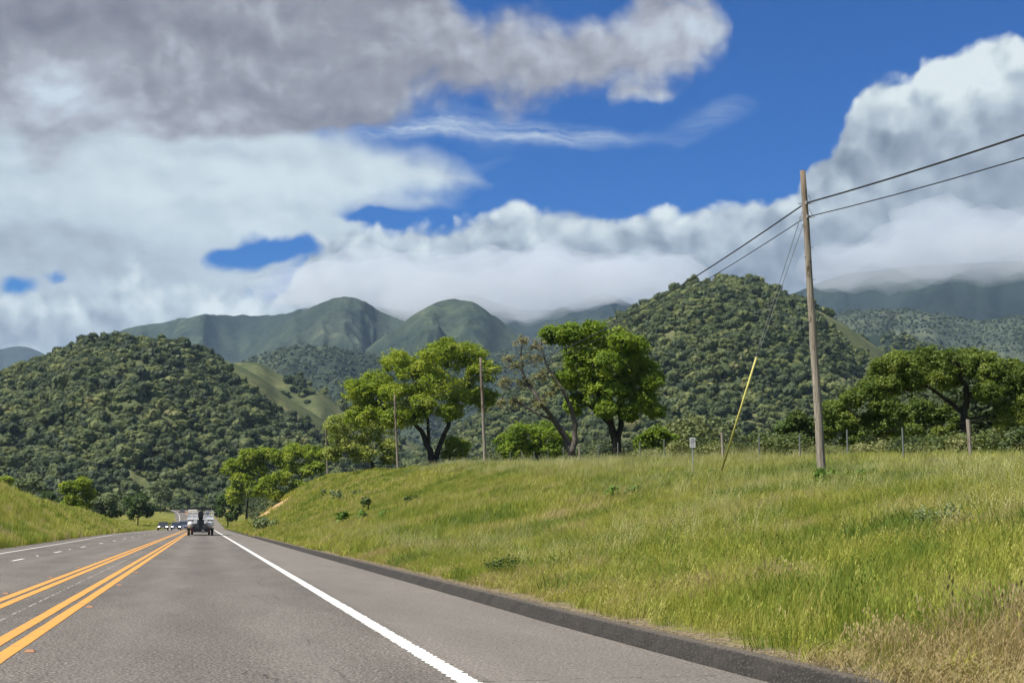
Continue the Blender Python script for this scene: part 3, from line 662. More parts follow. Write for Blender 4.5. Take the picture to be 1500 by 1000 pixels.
wood('oak_woodland', V_back, 900, 6, 11, [[(330,500),(405,530),(420,560),(400,600),(340,620),(300,560)], [(425,585),(480,605),(520,640),(460,625)]], 63, 'dark oaks on the bare ridge behind the hill at the left', 0.42)
wood('oak_woodland', V_ridger, 2600, 8, 14, [], 64, 'dark wooded ridge just right of the cone shaped hill', 0.0)
wood('scrub_cover', V_foot, 26000, 4, 10, [], 65, 'grey green scrub over the low foothills in the middle', 0.2, chap)
wood('scrub_cover', V_footr, 26000, 4, 10, [], 66, 'grey green scrub over the foothills at the far right', 0.2, chap)
# 12000, 5, 12, [], 67, 'sparse scrub on the rounded mountain in the middle', 0.48, chap)
# 10000, 5, 11, [], 68, 'sparse scrub on the pointed grassy mountain', 0.52, chap)

# ---- grass
def tuft(nb, h0, h1, w, spread, lean, mat, rng, seed_heads=0):
    V = []; Fc = []
    for i in range(nb):
        a = rng.random()*6.283; r = spread*math.sqrt(rng.random()); x, y = r*math.cos(a), r*math.sin(a)
        h = h0+(h1-h0)*rng.random(); d = rng.random()*6.283; ln = lean*(0.3+rng.random())*h; dx, dy = math.cos(d)*ln, math.sin(d)*ln
        wx, wy = -math.sin(d+0.6)*w, math.cos(d+0.6)*w; b = len(V)
        V += [(x-wx, y-wy, -0.03), (x+wx, y+wy, -0.03), (x+dx*0.35-wx*0.8, y+dy*0.35-wy*0.8, h*0.6), (x+dx*0.35+wx*0.8, y+dy*0.35+wy*0.8, h*0.6), (x+dx, y+dy, h)]
        Fc += [(b, b+1, b+3, b+2), (b+2, b+3, b+4)]
        if i < seed_heads:                      # nodding oat heads
            for q in range(5):
                t = 0.72+0.28*q/4; cx, cy, cz = x+dx*t*t+(rng.random()-0.5)*0.05, y+dy*t*t+(rng.random()-0.5)*0.05, h*t+(rng.random()-0.5)*0.03; b = len(V); e = 0.016; 
                V += [(cx-e*0.5, cy, cz), (cx, cy+e*0.4, cz-e*1.4), (cx+e*0.5, cy, cz), (cx, cy-e*0.4, cz+e*1.4)]; Fc.append((b, b+1, b+2, b+3))
    return mesh_obj('grass_tuft_form', V, Fc, mat, linked=False)
def m_grass(name, stops, dry=0.5):
    m, T = mat_new(name); p = geo_pos(T); r = T.node('ShaderNodeObjectInfo').outputs['Random']
    a = T.noise(T.vm('MULTIPLY', p, (1, 1, 0.4)), 0.16, 5, 0.62); b = T.noise(p, 1.1, 4, 0.6)
    v = T.m('ADD', T.m('ADD', T.m('MULTIPLY', a, 0.62), T.m('MULTIPLY', b, 0.22)), T.m('MULTIPLY', r, 0.16))
    c = T.ramp(v, stops)
    d = pbr(T, c, 0.65, spec=0.2); t = T.node('ShaderNodeBsdfTranslucent', {'Color': T.mix(1.0, c, (1, 1, 0.6), 'MULTIPLY')}).outputs[0]
    mx = T.node('ShaderNodeMixShader', {0: 0.35}); T.l.new(d, mx.inputs[1]); T.l.new(t, mx.inputs[2]); finish(T, mx.outputs[0]); return m
g_green = m_grass('green_grass', [(0.36, G(92,116,44)), (0.44, G(126,140,54)), (0.50, G(156,158,66)), (0.56, G(172,168,94)), (0.63, G(168,150,116))])
g_lush = m_grass('lush_grass', [(0.3, G(72,98,40)), (0.6, G(108,130,52))])
g_straw = m_grass('straw_grass', [(0.3, G(132,124,84)), (0.5, G(164,148,106)), (0.7, G(178,152,118))])
g_oat = m_grass('oat_grass', [(0.3, G(146,150,92)), (0.6, G(176,174,120))])
rg = random.Random(5)
tn = [tuft(72, 0.14, 0.42, 0.0028, 0.26, 0.5, g_green, rg, 4) for _ in range(4)]
tm = [tuft(64, 0.2, 0.48, 0.0065, 0.42, 0.5, g_green, rg) for _ in range(4)]
tf_ = [tuft(56, 0.25, 0.5, 0.018, 0.75, 0.5, g_green, rg) for _ in range(3)]
tl = [tuft(70, 0.12, 0.36, 0.005, 0.30, 0.6, g_lush, rg) for _ in range(3)]
ts = [tuft(70, 0.12, 0.40, 0.0026, 0.26, 0.8, g_straw, rg, 6) for _ in range(3)]
to = [tuft(14, 0.45, 0.85, 0.0040, 0.30, 0.35, g_oat, rg, 12) for _ in range(4)]
c_n, c_m, c_f, c_l, c_s, c_o = (proto_coll('grass_forms_%d' % i, t) for i, t in enumerate((tn, tm, tf_, tl, ts, to)))
def bank_pts(s0, s1, l0, l1, dens, rng):
    n = int((s1-s0)*(l1-l0)*dens); s = s0+(s1-s0)*rng.random(n); l = l0+(l1-l0)*rng.random(n); return s, l
def place(s, l, dz=0.0):
    z = ground_z(s, l); X, Y = SL(s, l); return np.stack([X, Y, z+dz], 1)
def view(P, m=60):
    x, y = to_px(P); return (x > -m) & (x < 1500+m) & (y < 1000+m*2) & (P[:, 1] > 1)
rg2 = np.random.default_rng(21); LP = []
def grass(name, s0, s1, l0, l1, dens, coll, smin, smax, label, mask=None, seed=1, edge=True):
    s, l = bank_pts(s0, s1, l0, l1, dens, rg2)
    if edge == True: k = l > 4.44+0.12*(fbm(s/0.7, s*0, 3, 3))*2; s, l = s[k], l[k]
    if edge == 'left': k = l < left_edge(s)-0.25; s, l = s[k], l[k]
    P = place(s, l); k = view(P)
    k &= ~((np.hypot((s-245)*0.034, (l-10.0)*0.20)+(fbm(s/2, l/1.5, 3, 8)-0.5)*0.8 < 0.95) & (rg2.random(len(s)) < 0.98))
    if mask is not None: k &= mask(s, l, P)
    P = P[k]; sc = smin+(smax-smin)*rg2.random(len(P))
    hn = 0.75+0.6*fbm(P[:, 0]/2.2, P[:, 1]/2.2, 3, 77)
    short = np.clip((l[k]-4.1)/1.4, 0.45, 1) if edge == True else np.ones(len(P))
    S = np.stack([sc, sc, sc*hn*short], 1)
    scatter(name, P, S, coll, tilt=0.12, label=label, cat='grass', seed=seed)
def dry(s, l): return fbm(s/3.0, l/2.0, 4, 91)
def hit(px, py, y0=7, y1=400):
    for Y in np.geomspace(y0, y1, 700):
        p = at(px, py, Y)
        if p.z <= gz(p.x, Y): return p
    return at(px, py, y1)
_c = hit(1500, 985); CS, CL = toSL(_c.x, _c.y)
corner = lambda s, l: np.clip(1.35-np.hypot((s-CS)/1.5, (l-CL)/1.4), 0, 0.8)
grass('grass', 6, 45, 4.7, 26, 17, c_n, 0.65, 1.05, 'green wild grass on the near part of the right bank', lambda s, l, P: (rg2.random(len(s)) > 1.15*corner(s, l)), 71)
grass('grass', 45, 115, 4.7, 30, 7, c_m, 0.85, 1.3, 'green wild grass on the middle part of the right bank', None, 72)
grass('grass', 115, 292, 4.7, 30, 2.4, c_f, 0.8, 1.2, 'green wild grass on the far part of the right bank', None, 73)
grass('dry_grass', 6, 22, 4.6, 16, 26, c_s, 0.7, 1.2, 'straw coloured dry grass in the near corner beside the kerb', lambda s, l, P: rg2.random(len(s)) < 1.3*corner(s, l), 74)
grass('dry_grass', 8, 120, 4.7, 7.5, 9, c_s, 0.5, 0.9, 'strip of dry grass along the right kerb', lambda s, l, P: (dry(s, l) > 0.52-0.10*(l < 5.6)) & (s > 16), 75)
grass('lush_grass', 12, 110, 4.9, 20, 7, c_l, 0.8, 1.5, 'dark green lush patches on the right bank', lambda s, l, P: (fbm(s/4, l/2.2, 3, 131) > 0.64), 76)
grass('oat_grass', 10, 60, 5.5, 26, 2.6, c_o, 0.5, 0.9, 'pale seeding oat stalks over the right bank', lambda s, l, P: (l > L_right(s)-3.5) | (fbm(s/5, l/3, 3, 151) > 0.55), 77)
grass('oat_grass', 60, 150, 10, 30, 1.6, c_o, 0.8, 1.2, 'pale seeding oat stalks along the crest of the bank', lambda s, l, P: (l > L_right(s)-3), 78)
grass('grass', 40, 130, -34, -8, 5.0, c_m, 0.9, 1.5, 'green wild grass on the near part of the left bank', None, 79, 'left')
grass('grass', 130, 330, -34, -7, 1.8, c_f, 0.8, 1.3, 'green wild grass on the far part of the left bank', None, 80, 'left')

# stones and litter behind the kerb
st_m = simple('stones', lin((128,116,100)), 0.9, 0, 0.35, 3.0); rgs = np.random.default_rng(8)
stones = proto_coll('stone_forms', [mesh_obj('stone_form', *ico(1, 1, rgs, 0.5, 0.6), st_m, linked=False) for _ in range(4)])
s, l = 6+40*rgs.random(5200)**1.4, 4.40+0.05+rgs.gamma(1.4, 0.11, 5200); l = l+kshift(s); P = place(s, l, 0.0); P[:, 2] = np.maximum(P[:, 2], 0.148*(l < 4.5+kshift(s))); k = view(P); P = P[k]
scatter('gravel', P, 0.004+0.011*rgs.random(len(P))**2, stones, label='small stones and grit behind the kerb', cat='gravel')
s, l = 6+50*rgs.random(900)**1.3, 4.25-rgs.gamma(1.2, 0.25, 900); P = place(s, l, 0.0); P[:, 2] = 0.003; k = view(P); P = P[k]
scatter('gravel', P, 0.003+0.006*rgs.random(len(P))**2, stones, label='loose grit on the shoulder along the kerb', cat='gravel')

# ------------------------------------------------------------------ trees
def L(name, *st, **k): return m_leaf(name, [(p, G(*c)) for p, c in st], **k)
lf_bright = L('bright_oak_leaves', (0.3, (92,114,28)), (0.5, (134,152,46)), (0.7, (178,184,76)), trans=0.5, sc=0.5, rnd=False)
lf_pale = L('pale_oak_leaves', (0.3, (104,122,48)), (0.5, (146,158,74)), (0.7, (182,184,104)), trans=0.4, sc=0.6, rnd=False)
lf_mid = L('oak_leaves', (0.3, (78,104,28)), (0.5, (116,140,42)), (0.7, (154,168,62)), trans=0.45, sc=0.5, rnd=False)
lf_olive = L('olive_oak_leaves', (0.3, (62,84,30)), (0.5, (96,114,44)), (0.7, (136,146,68)), trans=0.4, sc=0.5, rnd=False)
lf_brown = L('sparse_budding_leaves', (0.3, (112,118,70)), (0.5, (138,138,92)), (0.7, (156,150,124)), trans=0.3, sc=0.5, rnd=False)
lf_dark = L('dark_oak_leaves', (0.3, (48,68,30)), (0.5, (70,92,40)), (0.7, (98,114,54)), trans=0.25, sc=0.5, rnd=False)
lf_grey = L('grey_green_leaves', (0.3, (82,98,66)), (0.5, (112,126,86)), (0.7, (140,148,108)), trans=0.3, sc=0.5, rnd=False)
bark2 = m_bark('pale_bark', (52,48,44), (104,98,90))
def tree(name, label, base, Y, lobes, leaf, trunk_r=0.35, stems=None, sub=11, per=46, size=0.3, seed=0, grow=1.15, tw=0.62, twigs=0.6, group=None, kind='tree', spread=0.55, limb=0.4, flat=0.72):
    sub = int(sub*2.1); per = int(per*1.0); size *= 0.72; trunk_r *= tw
    if stems: stems = [[(q[0], q[1], q[2]*tw)+tuple(q[3:]) for q in st] for st in stems]
    rng = np.random.default_rng(seed+100); X = at(base[0], base[1], Y).x; z0 = gz(X, Y); B = Vector((X, Y, z0-0.15))
    root = empty(name, (X, Y, z0)); tag(root, label, kind, group)
    C = []; R = []; xs = [l[0] for l in lobes]; cx = (min(xs)+max(xs))/2; hw = max(20, (max(xs)-min(xs))/2)
    for k, (px, py, r) in enumerate(lobes):
        rr = r*Y/F*grow; e = math.sqrt(max(0.1, 1-((px-cx)/hw)**2))*hw*Y/F*spread
        for q in range(3 if grow > 1 else 2):
            off = (rng.random()-0.5)*2*e if q == 0 else (0.4+0.6*rng.random())*e*rng.choice([-1, 1])
            p = at(px+(0 if q == 0 else rng.normal()*r*0.3), py+(0 if q == 0 else abs(rng.normal())*r*0.35), Y); p.x *= (Y+off)/Y; p.z = CAMH+(p.z-CAMH)*(Y+off)/Y; p.y = Y+off
            C.append(np.array(p)); R.append(rr*(1 if q == 0 else 0.85))
    cc = []; cr = []
    for c, r in zip(C, R):
        d = rng.normal(size=(sub, 3)); d /= np.linalg.norm(d, axis=1)[:, None]; d[:, 2] = np.where(rng.random(sub) < 0.5, np.abs(d[:, 2]), d[:, 2])
        cc.append(c+d*r*0.68*np.array([1, 1, 0.8])); cr.append(r*(0.2+0.22*rng.random(sub)))
    cc = np.concatenate(cc); cr = np.concatenate(cr)
    V, Fq = leaf_quads(cc, cr, per, size, rng, up=0.45, shell=0.12, flat=flat)
    V2, F2 = leaf_quads(np.array(C), np.array(R)*0.98, int(sub*per*0.12), size, rng, up=0.45, shell=0.3, flat=0.85)
    F2 = F2+len(V); V = np.concatenate([V, V2]); Fq = np.concatenate([Fq, F2]); V = V-np.array([X, Y, z0])
    mesh_obj('crown', V, Fq, leaf, root)
    # trunk and limbs
    b = MB(); nodes = []
    if stems is None:
        cxm = sum(xs)/len(xs); low = max(l[1] for l in lobes); stems = [[(base[0], base[1], trunk_r), ((base[0]*2+cxm)/3, (base[1]+low)/2, trunk_r*0.75), (cxm, low-6, trunk_r*0.5)]]
    for st in stems:
        P = []; Rr = []
        for k, q in enumerate(st):
            p = at(q[0], q[1], Y)+Vector((0, (rng.random()-0.5)*0.8*k, 0)) if k or len(st[0]) > 3 else B.copy()
            P.append(p-Vector((X, Y, z0))); Rr.append(q[2])
        if st is stems[0] or (st[0][0], st[0][1]) == (base[0], base[1]): P[0] = Vector((0, 0, -0.2)); Rr[0] *= 1.25
        # finer path with a little wander
        PP = catmull([tuple(p) for p in P], 4); RR = np.interp(np.linspace(0, 1, len(PP)), np.linspace(0, 1, len(P)), Rr)
        PP[1:-1] += rng.normal(size=(len(PP)-2, 3))*0.07*trunk_r*2
        b.tube(PP, list(RR), 8); nodes += [(Vector(p), r) for p, r in zip(PP, RR)][2:]
    o3 = Vector((X, Y, z0)); done = []
    for c, r in sorted(zip(C, R), key=lambda t: (Vector(t[0])-o3).length):
        t = Vector(c)-o3
        cand = [(n, q) for n, q in nodes if n.z < t.z+0.3] or nodes
        n, q = min(cand, key=lambda nq: (nq[0]-t).length+0.6*abs(nq[0].z-t.z)*0.3)
        m1 = n.lerp(t, 0.4)+Vector((rng.normal()*0.25, rng.normal()*0.25, -0.04*(t-n).length)); m2 = n.lerp(t, 0.75)+Vector((rng.normal()*0.2, rng.normal()*0.2, 0.08*(t-n).length))
        r0 = min(q*0.6, trunk_r*limb); path = catmull([tuple(n), tuple(m1), tuple(m2), tuple(t)], 3)
        rr_ = np.linspace(r0, max(0.025, r0*0.35), len(path)); b.tube(path, list(rr_), 6, cap=False)
        nodes += [(Vector(p), float(w)) for p, w in zip(path[4:], rr_[4:])]
    for k in range(0, len(cc)):                 # twigs out to the leaf clumps
        if rng.random() < twigs: continue
        t = Vector(cc[k])-o3; n, q = min(nodes, key=lambda nq: (nq[0]-t).length)
        if (n-t).length > 0.2: b.tube([n, n.lerp(t, 0.5)+Vector((0, 0, 0.12)), t], [min(q*0.6, 0.05), 0.035, 0.015], 4, cap=False)
    b.build('trunk', bark2 if leaf is lf_brown else M['bark'], root, smooth=True)
    return root
tree('oak_tree', 'tall bright green oak with a forked dark trunk, behind the second utility pole', (640,694), 184,
     [(520,572,24),(552,562,26),(585,580,26),(535,600,24),(572,612,24),(602,602,22),(580,532,24),(608,545,28),(636,522,26),(655,508,18),(684,522,26),(710,545,22),(640,566,30),(678,572,26),(712,582,20),(662,602,18),(618,588,20)],
     lf_bright, 0.8, [[(640,694,0.8),(632,668,0.7),(618,632,0.47),(596,608,0.33),(570,590,0.2)], [(636,672,0.62,1),(650,640,0.5),(662,605,0.36),(676,570,0.22)], [(628,650,0.4,1),(626,610,0.3),(622,570,0.2),(640,540,.12)]], 13, 52, 0.42, 1)
tree('oak_tree', 'small pale yellow-green oak with a leaning trunk, beside the third utility pole', (549,694), 196,
     [(498,622,20),(528,614,22),(556,624,20),(508,645,20),(540,646,20),(566,652,16),(490,662,14),(524,668,14),(572,672,12)], lf_pale, 0.35,
     [[(549,694,0.4),(542,672,0.3),(528,652,0.2),(512,640,0.14)], [(541,670,0.2,1),(556,650,0.14),(570,655,0.1)]], 10, 42, 0.34, 2)
tree('oak_sapling', 'small bright oak sapling just right of the tall forked oak', (668,692), 186, [(664,648,12),(680,652,11),(654,662,10),(672,666,9)], lf_bright, 0.12, None, 9, 40, 0.3, 3)
tree('oak_tree', 'broad dense dark green oak with twin upright trunks, behind the crest of the bank', (908,676), 115,
     [(808,492,20),(836,488,22),(870,488,24),(904,498,24),(934,508,20),(850,520,28),(890,528,28),(928,538,26),(954,556,20),(872,560,28),(908,570,26),(944,584,22),(964,602,12),(832,556,20),(846,588,18),(884,596,18),(922,602,14)],
     lf_mid, 0.55, [[(908,676,0.6),(900,640,0.5),(886,600,0.34),(870,560,0.22),(850,520,0.12)], [(905,655,0.42,1),(908,620,0.36),(912,585,0.26),(918,545,0.16)], [(893,622,0.25,1),(870,600,.18),(848,585,.1)]], 13, 52, 0.29, 4)
tree('oak_tree', 'sparse brownish half-bare oak leaning left, beside the broad dense oak', (843,680), 112,
     [(762,500,16),(748,530,16),(778,528,18),(790,505,14),(742,560,15),(768,560,16),(796,550,16),(756,590,13),(790,590,13),(812,570,12),(735,590,10)],
     lf_brown, 0.5, [[(843,680,0.5),(832,650,0.45),(812,615,0.32),(788,585,0.22),(766,545,0.14),(764,500,0.07)], [(838,665,0.4,1),(842,620,0.32),(828,580,0.22),(806,545,0.14),(790,505,.07)], [(812,615,0.2,1),(780,600,0.14),(750,580,0.08)]], 7, 20, 0.17, 5, spread=0.5, grow=1.0, twigs=0.0)
tree('oak_tree', 'low flat-topped dark oak standing behind the leaning half-bare oak', (790,680), 150, [(738,648,18),(764,634,20),(796,632,20),(822,644,16),(748,662,15),(780,656,17),(808,660,14)], lf_mid, 0.35, None, 11, 42, 0.33, 6)
tree('oak_tree', 'small round green oak right of the broad dense oak', (960,680), 125, [(942,648,14),(962,636,15),(984,646,13),(956,656,13),(976,660,11)], lf_mid, 0.22, None, 10, 44, 0.3, 7)
tree('oak_tree', 'spreading oak with a long crooked limb, above the fence at the right', (1420,664), 80,
     [(1330,532,22),(1362,526,22),(1398,530,22),(1434,532,22),(1462,548,20),(1342,558,20),(1308,562,18),(1378,556,18),(1450,574,18),(1472,598,16),(1300,535,16)], lf_olive, 0.36,
     [[(1420,664,0.4),(1412,620,0.34),(1416,580,0.28),(1402,552,0.2),(1392,535,0.12)], [(1416,584,0.24,1),(1434,562,0.18),(1446,545,0.1)], [(1413,606,0.22,1),(1386,582,0.17),(1356,566,0.12),(1326,572,0.07)]], 12, 46, 0.2, 8, grow=1.3)
tree('oak_tree', 'round dense oak between the tallest utility pole and the spreading oak', (1256,664), 86,
     [(1222,600,18),(1250,584,18),(1276,568,18),(1296,592,20),(1240,618,20),(1278,622,22),(1214,628,14),(1308,628,16),(1256,644,16)], lf_olive, 0.28, None, 12, 48, 0.21, 9, grow=1.3)
tree('oak_tree', 'dark oak at the right edge beside the spreading oak', (1492,668), 84, [(1478,562,18),(1504,552,20),(1534,560,22),(1504,588,20),(1484,618,18),(1522,616,22),(1556,590,22),(1545,630,20)], lf_olive, 0.34,
     [[(1492,668,0.36),(1488,636,0.3),(1500,600,0.2),(1520,570,0.12)], [(1489,640,0.2,1),(1468,622,0.14),(1450,616,0.08)]], 12, 44, 0.21, 10, grow=1.3)
tree('oak_tree', 'wide low dark oak filling the gap under the spreading oak at the right', (1352,666), 98, [(1316,606,18),(1346,600,20),(1378,606,18),(1408,616,18),(1300,628,15),(1334,630,18),(1370,634,18),(1440,622,18),(1470,632,16),(1404,640,15)], lf_olive, 0.28, None, 10, 44, 0.25, 24)
tree('oak_tree', 'tall oak whose crown fills in behind the spreading oak, upper right', (1452,664), 104, [(1290,545,18),(1316,528,20),(1420,524,20),(1452,530,20),(1484,540,20),(1380,540,20),(1350,545,18),(1430,556,18),(1470,570,18),(1400,570,18),(1300,575,16)], lf_olive, 0.4, None, 8, 40, 0.27, 25)
tree('oak_tree', 'small dark oak right behind the foot of the tallest utility pole', (1168,668), 104, [(1148,628,13),(1168,614,15),(1190,622,14),(1164,638,14),(1186,644,12)], lf_dark, 0.22, None, 10, 44, 0.26, 11)
# the left end of the bank and the valley
tree('oak_tree', 'bright leafy oak leaning over the bare tan end of the bank', (410,752), 264, [(394,706,13),(414,700,15),(434,712,12),(400,722,13),(422,728,13),(384,716,10),(412,740,9)], lf_bright, 0.25, None, 10, 40, 0.5, 12)
tree('oak_tree', 'large green oak just right of the boat, at the end of the bank', (360,765), 300, [(346,682,15),(366,668,15),(386,666,14),(354,702,16),(378,690,15),(346,722,15),(372,716,15)], lf_bright, 0.4, None, 11, 40, 0.6, 13)
tree('oak_tree', 'broad green oak above the end of the bank, right of the large green oak', (440,745), 300, [(404,668,14),(430,660,15),(455,662,14),(420,684,14),(446,688,14),(466,684,12),(478,664,12)], lf_bright, 0.4, None, 11, 40, 0.6, 14)
tree('oak_tree', 'low dark oak beside the road directly behind the boat', (334,768), 330, [(326,732,11),(346,740,12),(320,748,10),(340,756,9)], lf_dark, 0.25, None, 10, 36, 0.6, 15)
tree('oak_tree', 'yellow-green oak rising over the left bank', (118,766), 240, [(102,714,12),(122,708,13),(132,724,11),(106,732,12),(124,742,11),(112,750,9)], lf_bright, 0.3, None, 11, 40, 0.45, 16)
tree('oak_tree', 'yellow-green oak cut by the left edge of the picture', (2, 745), 225, [(-8,708,14),(10,704,9),(-20,715,14)], lf_bright, 0.25, None, 10, 40, 0.42, 17)
tree('willow_tree', 'grey-green willow right of the yellow-green oak on the left', (158,772), 300, [(144,736,12),(164,730,12),(154,750,12),(174,748,10)], lf_grey, 0.22, None, 10, 38, 0.55, 18)
tree('oak_tree', 'dark rounded oak at the end of the left bank', (202,774), 320, [(190,736,12),(207,731,12),(200,750,12),(216,746,10)], lf_dark, 0.25, None, 10, 38, 0.55, 19)
tree('willow_tree', 'grey-green willow behind the left bank near the picture edge', (44,748), 340, [(30,707,11),(48,701,11),(60,713,9),(40,720,9)], lf_grey, 0.25, None, 10, 36, 0.6, 20)
tree('oak_tree', 'dark oak between the pale willow and the yellow-green oak on the left', (76,755), 320, [(70,728,11),(86,738,11),(62,738,10)], lf_dark, 0.25, None, 10, 38, 0.55, 21)
tree('poplar_tree', 'thin pale olive poplar left of the far bend of the road', (235,750), 560, [(224,716,9),(240,709,9),(234,724,9),(246,722,7)], lf_grey, 0.3, None, 8, 26, 0.9, 22)
tree('oak_tree', 'rounded green oak beyond the far bend of the road, above the boat', (294,756), 640, [(285,738,8),(298,734,9),(306,742,8),(290,745,8)], lf_mid, 0.35, None, 10, 30, 1.0, 23)

# bushes along the fence and wood at the foot of the hills
leaf_un = m_leaf('undergrowth_leaves', [(0.3, G(62,76,40)), (0.5, G(92,104,56)), (0.7, G(128,130,80)), (0.85, G(150,146,108))], 0.25, 0.3, True)
rngU = np.random.default_rng(31); under = proto_coll('undergrowth_forms', [crown_proto(i, leaf_un, rngU, 16, 70, 0.055, False) for i in range(5)])
def field(n, s0, s1, l0, l1, rng): return s0+(s1-s0)*rng.random(n), l0+(l1-l0)*rng.random(n)
midf = proto_coll('mid_oaks', [crown_proto(i, leaf_far, rngU, 16, 150, 0.045, False) for i in range(5)])
s, l = field(900, 26, 240, 24, 60, rngU); k = l > L_right(s)+8.5+3*rngU.random(len(s)); s, l = s[k], l[k]; P = place(s, l, -0.2); k = view(P); P = P[k]
q = 1.2+1.6*rngU.random(len(P)); scatter('undergrowth', P, np.stack([q*1.3, q*1.3, q*0.9], 1), under, tilt=0.1, label='tangle of low bushes behind the fence', cat='undergrowth')
s, l = field(1500, 60, 560, 50, 330, rngU); P = place(s, l, -0.5); k = view(P); P = P[k]
q = 6+5*rngU.random(len(P)); scatter('oak_woodland', P, np.stack([q, q, q*0.95], 1), midf, tilt=0.1, label='wood on the flat ground behind the bank at the right', cat='woodland')
s, l = field(1500, 290, 700, -330, -16, rngU); X, Y = SL(s, l); P = place(s, l, -0.5)
rd = np.min(np.stack([np.hypot(X-p[0], Y-p[1]) for p in [road_xyz(v, -1.0) for v in np.arange(260, 1020, 8)]]), 0)
x, y = to_px(P); k = view(P) & (rd > 14+0.03*Y) & ~((x > 175) & (x < 300) & (y > 752)) & ~((x>215)&(x<330)&(y>728)); P = P[k]
q = 5+4*rngU.random(len(P)); scatter('oak_woodland', P, np.stack([q, q, q*0.95], 1), midf, tilt=0.1, label='wood on the valley floor left of the far road', cat='woodland')
s, l = field(900, 300, 620, 16, 90, rngU); X, Y = SL(s, l); P = place(s, l, -0.5)
rd = np.min(np.stack([np.hypot(X-p[0], Y-p[1]) for p in [road_xyz(v, -1.0) for v in np.arange(260, 1020, 8)]]), 0)
k = view(P) & (rd > 16); P = P[k]
q = 6+5*rngU.random(len(P)); scatter('oak_woodland', P, np.stack([q, q, q*0.95], 1), midf, tilt=0.1, label='wood beyond the end of the right bank', cat='woodland')

s, l = field(9000, 262, 420, -120, 60, rngU); P = place(s, l); rd = np.where(l > 0, l-5.6, left_edge(s)-l-0.6); k = view(P) & (rd > 0); P = P[k]
q = 1.0+0.8*rngU.random(len(P)); scatter('grass', P, np.stack([q*1.4, q*1.4, q], 1), c_f, tilt=0.1, label='rough grass on the valley floor beside the far road', cat='grass')
# ------------------------------------------------------------------ poles, cables, guy, fence, sign
poles = []
def pole(base, top, Y, r0, r1, label, att=(0.115, 0.163)):
    b = at(base[0], base[1], Y); t = at(top[0], top[1], Y); d = t-b; g0 = gz(b.x, Y)
    root = empty('utility_pole', (b.x, b.y, g0)); tag(root, label, 'utility pole', 'utility poles along the crest of the bank')
    o3 = Vector((b.x, b.y, g0)); n = 14; foot = b-o3-d.normalized()*max(0.6, (b.z-g0)+0.6)
    pts = [foot.lerp(t-o3, k/(n-1))+Vector((RND.gauss(0, 0.008), RND.gauss(0, 0.008), 0)) for k in range(n)]
    MB().tube(pts, [r0+(r1-r0)*k/(n-1)+RND.gauss(0, 0.003) for k in range(n)], 14).build('post', M['pole'], root, smooth=True)
    A = [b.lerp(t, 1-a) for a in att]; side = Vector((RC, -RS, 0))*-1
    for a in A:
        q = a-o3; m = MB(); m.box(q+Vector((0, 0, 0.0)), (0.06, 0.40, 0.10), -AR); m.tube([q-Vector((0.22,0,0)), q+Vector((0.22,0,0))], 0.018, 6)
        m.tube([q+Vector((0.12, 0, 0.28)), q+Vector((0.24, 0, 0.05)), q+Vector((0.3, 0, 0.0))], 0.012, 5)
        m.build('cable_clamp', M['steel'], root)
    m = MB()                                    # bolts and steps down the shaft
    for k in range(7):
        f = 0.15+0.11*k; c = b.lerp(t, f)-o3; m.tube([c+Vector((-r0*1.15, -0.05, 0)), c+Vector((-r0*0.6, -0.05, 0))], 0.014, 5)
        m.tube([c+Vector((r0*1.12, -0.02, 0.3)), c+Vector((r0*0.5, -0.02, 0.3))], 0.014, 5)
    m.build('step_bolts', M['steel'], root)['kind'] = 'stuff'
    poles.append(A); return root, b, t
# one stands behind the camera and carries the near end of the cables
pb = SL(-34, 17.5); bp = Vector((pb[0], pb[1], gz(*pb)))
root = empty('utility_pole', bp); tag(root, 'wooden utility pole on the bank beside the viewpoint, before the tallest one', 'utility pole', 'utility poles along the crest of the bank')
MB().tube([(0, 0, -0.6), (0, 0, 9.5)], [0.15, 0.1], 14).build('post', M['pole'], root, smooth=True)
poles.append([bp+Vector((0, 0, 7.6)), bp+Vector((0, 0, 7.0))])
pole((1203,678), (1176,250), 46, 0.148, 0.092, 'tallest nearest leaning wooden utility pole, held by two guy wires')
pole((711,685), (704,524), 124, 0.16, 0.11, 'second utility pole, in front of the tall forked oak')
pole((583,692), (578,578), 178, 0.16, 0.11, 'third utility pole, shorter looking, between the pale oak and the forked oak')
pole((480,702), (477,622), 238, 0.15, 0.11, 'farthest utility pole, half hidden by the oaks at the left end of the bank')
def cable(i, r, label, sag):
    o = MB(); seq = [p[i] for p in poles]
    for a, b_, sg in zip(seq[:-1], seq[1:], sag):
        n = 24; pts = [a.lerp(b_, k/n)-Vector((0, 0, sg*4*(k/n)*(1-k/n))) for k in range(n+1)]; o.tube(pts, r, 6)
    ob = o.build('overhead_cable', M['black'], smooth=True); tag(ob, label, 'cable', 'cables strung along the utility poles'); return ob
cable(0, 0.026, 'thick upper black cable strung along the utility poles', [1.6, 1.3, 0.8, 0.8])
cable(1, 0.016, 'thin lower black cable strung along the utility poles', [1.7, 1.2, 0.8, 0.8])
anch = hit(1062, 673, 30, 90); anch = at(1063, 670, 50.0); gy = empty('guy_wire', (anch.x, anch.y, gz(anch.x, anch.y)))
tag(gy, 'pair of guy wires with a long yellow guard, slanting down left of the tallest pole', 'guy wire'); o3 = gy.location.copy()
gtop = at(1108, 523, 48.6)
for a in poles[1]: MB().tube([Vector(a)-o3, gtop-o3+Vector((0.03 if a is poles[1][1] else -0.03, 0, 0)), anch-o3], 0.011, 5).build('wire', M['steel'], gy)
ng = anch-o3; foot = ng+(ng-(gtop-o3)).normalized()*0.5
